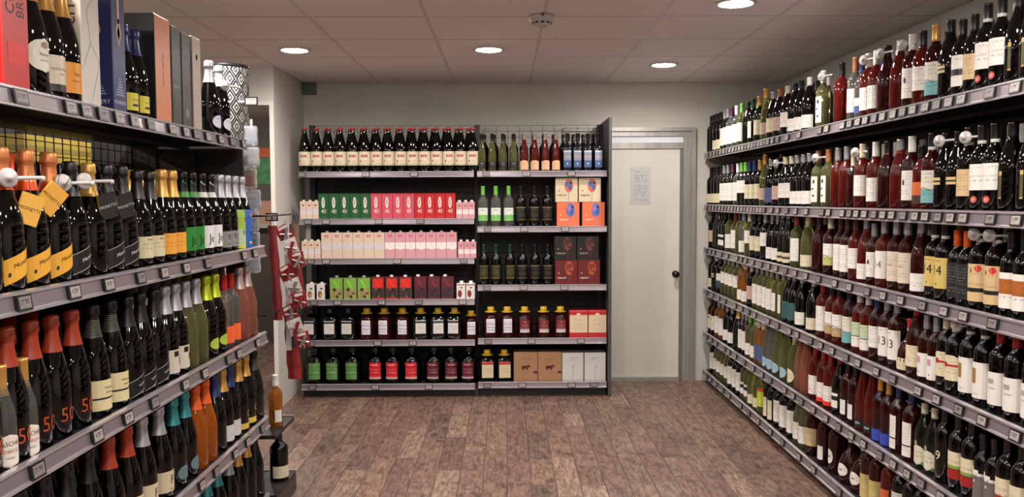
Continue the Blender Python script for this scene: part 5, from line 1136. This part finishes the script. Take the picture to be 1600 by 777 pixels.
def fruit(top, mid, low, blk):
    def f(mb, pf, pl, pr, w_, d_, h_):
        quad(mb, pf, -w_ * .40, w_ * .40, h_ * .52, h_ * .94, flat(top))
        p2 = lambda u, v: (u, -d_ / 2 - .0009, v)
        poly(mb, p2, [(-.02, h_ * .88), (-.017, h_ * .9), (.015, h_ * .56), (.012, h_ * .55)], flat(tuple(min(1, q * 1.35 + .1) for q in top)))
        rnd = random.Random(3)
        for q in range(9):
            ell(mb, (lambda u, v, k=q: (u, -d_ / 2 - .0009 - k * .0001, v)), rnd.uniform(-.026, .026), rnd.uniform(.02, h_ * .48), rnd.uniform(.008, .014), rnd.uniform(.008, .014), flat(rnd.choice(blk)))
        quad(mb, pf, -w_ * .42, w_ * .42, .002, .014, flat(low))
    return f
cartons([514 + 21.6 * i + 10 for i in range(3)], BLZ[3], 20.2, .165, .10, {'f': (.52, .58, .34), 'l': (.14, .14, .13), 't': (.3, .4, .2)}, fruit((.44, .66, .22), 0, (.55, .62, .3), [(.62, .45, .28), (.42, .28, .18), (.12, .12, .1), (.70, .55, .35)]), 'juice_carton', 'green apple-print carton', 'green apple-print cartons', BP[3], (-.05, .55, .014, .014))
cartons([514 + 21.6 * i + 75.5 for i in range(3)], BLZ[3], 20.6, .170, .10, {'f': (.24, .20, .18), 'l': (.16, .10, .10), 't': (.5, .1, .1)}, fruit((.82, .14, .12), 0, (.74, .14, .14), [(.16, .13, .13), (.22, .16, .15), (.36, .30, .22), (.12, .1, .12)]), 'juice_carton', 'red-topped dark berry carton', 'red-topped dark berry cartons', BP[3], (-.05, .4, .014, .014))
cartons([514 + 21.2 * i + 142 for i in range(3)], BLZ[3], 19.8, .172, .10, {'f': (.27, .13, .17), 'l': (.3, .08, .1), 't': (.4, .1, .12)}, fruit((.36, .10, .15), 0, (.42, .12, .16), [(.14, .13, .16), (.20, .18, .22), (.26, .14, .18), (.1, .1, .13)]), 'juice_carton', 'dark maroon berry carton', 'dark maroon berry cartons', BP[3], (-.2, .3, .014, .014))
def wm_(mb, pf, pl, pr, w_, d_, h_):
    ell(mb, pf, -.006, h_ * .35, .016, .026, flat((.52, .30, .20))); ell(mb, lambda u, v: (u, -d_ / 2 - .0009, v), -.002, h_ * .3, .008, .014, flat((.75, .58, .4))); ell(mb, pf, .004, h_ * .72, .011, .006, M_ink)
cartons([484, 500], BLZ[3], 13.4, .118, .09, {'f': (.82, .80, .77), 'r': (.2, .2, .2)}, wm_, 'juice_carton', 'small white fruit-print carton', 'small white fruit-print cartons left', BP[3], (0, .5, .012, .012))
def wm2(mb, pf, pl, pr, w_, d_, h_):
    ell(mb, pf, -.008, h_ * .36, .016, .028, flat((.50, .16, .13))); quad(mb, pf, -w_ * .46, w_ * .46, h_ * .9, h_ * .96, flat((.6, .12, .14))); ell(mb, pf, .004, h_ * .74, .009, .005, M_ink)
cartons([719.5, 734.5], BLZ[3], 13.6, .118, .08, {'f': (.84, .82, .80)}, wm2, 'juice_carton', 'small white red-pear carton', 'small white red-pear cartons', BP[3], (.05, .4, .014, .018), (.88, .86, .84))
# wine boxes
def glassart(bg, cols, ink, ox=.016, stem=(.45, .5, .6), tree=False):
    def f(mb, pf, pl, pr, w_, d_, h_):
        p2 = lambda k: (lambda u, v: (u, -d_ / 2 - .0005 - .0003 * k, v))
        quad(mb, pf, ox - .002, ox + .002, .004, h_ * .55, flat(stem))
        ell(mb, p2(1), ox, h_ * .68, .032, h_ * .28, flat(cols[0])); ell(mb, p2(2), ox - .010, h_ * .74, .017, h_ * .12, flat(cols[1])); ell(mb, p2(3), ox + .012, h_ * .60, .014, h_ * .11, flat(cols[2])); ell(mb, p2(4), ox + .016, h_ * .80, .008, h_ * .07, flat(cols[3]))
        if tree:
            rnd = random.Random(5)
            for q in range(12): ell(mb, p2(5 + q * .3), ox + rnd.uniform(-.024, .024), h_ * (.68 + rnd.uniform(-.2, .2)), .005, .007, flat(bg))
        quad(mb, p2(1), -w_ * .42, 0.0, h_ * .24, h_ * .34, printed(bg, ink, 1, .95)); add_text(mb, 'OMBRA RED', .013, flat(ink), p2(6), dx=-w_ * .2, dy=h_ * .29)
        poly(mb, p2(1), [(-w_ * .36, h_ * .45), (-w_ * .30, h_ * .45), (-w_ * .33, h_ * .52)], flat(ink))
    return f
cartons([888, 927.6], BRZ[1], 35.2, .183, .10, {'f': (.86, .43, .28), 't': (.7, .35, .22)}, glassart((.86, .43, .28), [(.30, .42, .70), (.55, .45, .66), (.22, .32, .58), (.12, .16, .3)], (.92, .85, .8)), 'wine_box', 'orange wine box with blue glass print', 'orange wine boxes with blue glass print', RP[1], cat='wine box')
cartons([885.5, 921.8], BRZ[1] + .184, 34.6, .180, .10, {'f': (.80, .73, .62)}, glassart((.80, .73, .62), [(.78, .36, .26), (.30, .42, .66), (.25, .34, .56), (.14, .14, .2)], (.3, .2, .16)), 'wine_box', 'cream stacked wine box with glass print', 'cream stacked wine boxes with glass print', RP[1], yo=.0, cat='wine box')
cartons([885, 920.5], BRZ[2], 35, .186, .10, {'f': (.38, .10, .11)}, glassart((.38, .10, .11), [(.66, .30, .16), (.50, .18, .12), (.60, .26, .16), (.45, .16, .12)], (.86, .8, .74), .022, (.5, .2, .14), True), 'wine_box', 'maroon wine box with vine tree print', 'maroon wine boxes with vine tree print', RP[2], cat='wine box')
cartons([883.5, 919], BRZ[2] + .187, 34.4, .180, .10, {'f': (.11, .09, .09)}, glassart((.11, .09, .09), [(.42, .20, .13), (.30, .13, .1), (.40, .18, .12), (.25, .11, .09)], (.72, .64, .58), .016, (.4, .14, .1), True), 'wine_box', 'black stacked wine box with tree print', 'black stacked wine boxes with tree print', RP[2], cat='wine box')
def redbag(mb, pf, pl, pr, w_, d_, h_):
    quad(mb, pf, -w_ * .49, w_ * .49, h_ * .84, h_ * .985, flat((.72, .12, .14))); quad(mb, pf, -w_ * .49, w_ * .49, .004, h_ * .2, flat((.70, .12, .14)))
    p2 = lambda u, v: (u, -d_ / 2 - .0009, v)
    ell(mb, p2, 0, h_ * .86, .016, .012, flat((.84, .76, .64))); quad(mb, p2, -w_ * .34, w_ * .34, h_ * .36, h_ * .72, printed((.82, .74, .62), (.55, .42, .3), 7, .6)); quad(mb, p2, -w_ * .2, w_ * .2, h_ * .06, h_ * .12, printed((.70, .12, .14), (.85, .6, .5), 2))
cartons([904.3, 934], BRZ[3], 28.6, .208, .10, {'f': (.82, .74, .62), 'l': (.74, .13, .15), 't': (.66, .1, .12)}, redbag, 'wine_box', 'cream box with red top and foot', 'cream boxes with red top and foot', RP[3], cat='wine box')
def cow(mb, pf, pl, pr, w_, d_, h_):
    m_ = flat((.33, .08, .09)); p2 = pf; cx, cz = 0.0, h_ * .46
    poly(mb, p2, [(cx - .030, cz + .012), (cx - .026, cz - .004), (cx + .010, cz - .006), (cx + .018, cz + .004), (cx + .020, cz + .018), (cx - .022, cz + .016)], m_)
    poly(mb, p2, [(cx + .016, cz + .018), (cx + .020, cz + .002), (cx + .034, cz + .004), (cx + .036, cz + .014), (cx + .026, cz + .024)], m_)
    for lx in (-.028, -.019, .003, .012): poly(mb, p2, [(cx + lx, cz - .020), (cx + lx + .004, cz - .020), (cx + lx + .006, cz), (cx + lx - .001, cz)], m_)
    poly(mb, p2, [(cx - .031, cz + .012), (cx - .034, cz - .008), (cx - .032, cz - .008), (cx - .029, cz + .012)], m_)
    add_text(mb, 'PURE ANGUS', .011, flat((.35, .22, .14)), pf, dy=h_ * .76); add_text(mb, 'Red', .008, m_, pf, dy=h_ * .68)
    quad(mb, pf, -w_ * .45, w_ * .45, h_ * .31, h_ * .315, flat((.48, .34, .24))); quad(mb, lambda u, v: (u, -d_ / 2 - .0009, v), w_ * .33, w_ * .49, h_ * .27, h_ * .35, m_)
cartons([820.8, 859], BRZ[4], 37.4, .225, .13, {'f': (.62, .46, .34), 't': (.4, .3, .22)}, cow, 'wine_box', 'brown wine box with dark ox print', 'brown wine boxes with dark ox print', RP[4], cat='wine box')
for px in (820.8, 859):
    pass
def wht(mb, pf, pl, pr, w_, d_, h_):
    add_text(mb, 'BIANCO', .013, flat((.45, .43, .42)), pf, dy=h_ * .8); quad(mb, pf, -.04, .04, h_ * .70, h_ * .74, printed((.76, .75, .73), (.5, .48, .46), 2))
    for a, b in ((-.002, .50), (.006, .54), (.004, .45)): ell(mb, pf, a, h_ * b, .003, .004, flat((.35, .3, .3)))
    poly(mb, pf, [(-.006, .01), (.004, .01), (.003, h_ * .4), (-.001, h_ * .4)], flat((.66, .64, .62)))
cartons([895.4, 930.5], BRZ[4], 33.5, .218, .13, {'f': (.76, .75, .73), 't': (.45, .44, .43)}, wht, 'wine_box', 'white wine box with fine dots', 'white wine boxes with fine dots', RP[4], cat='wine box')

flush_labels()
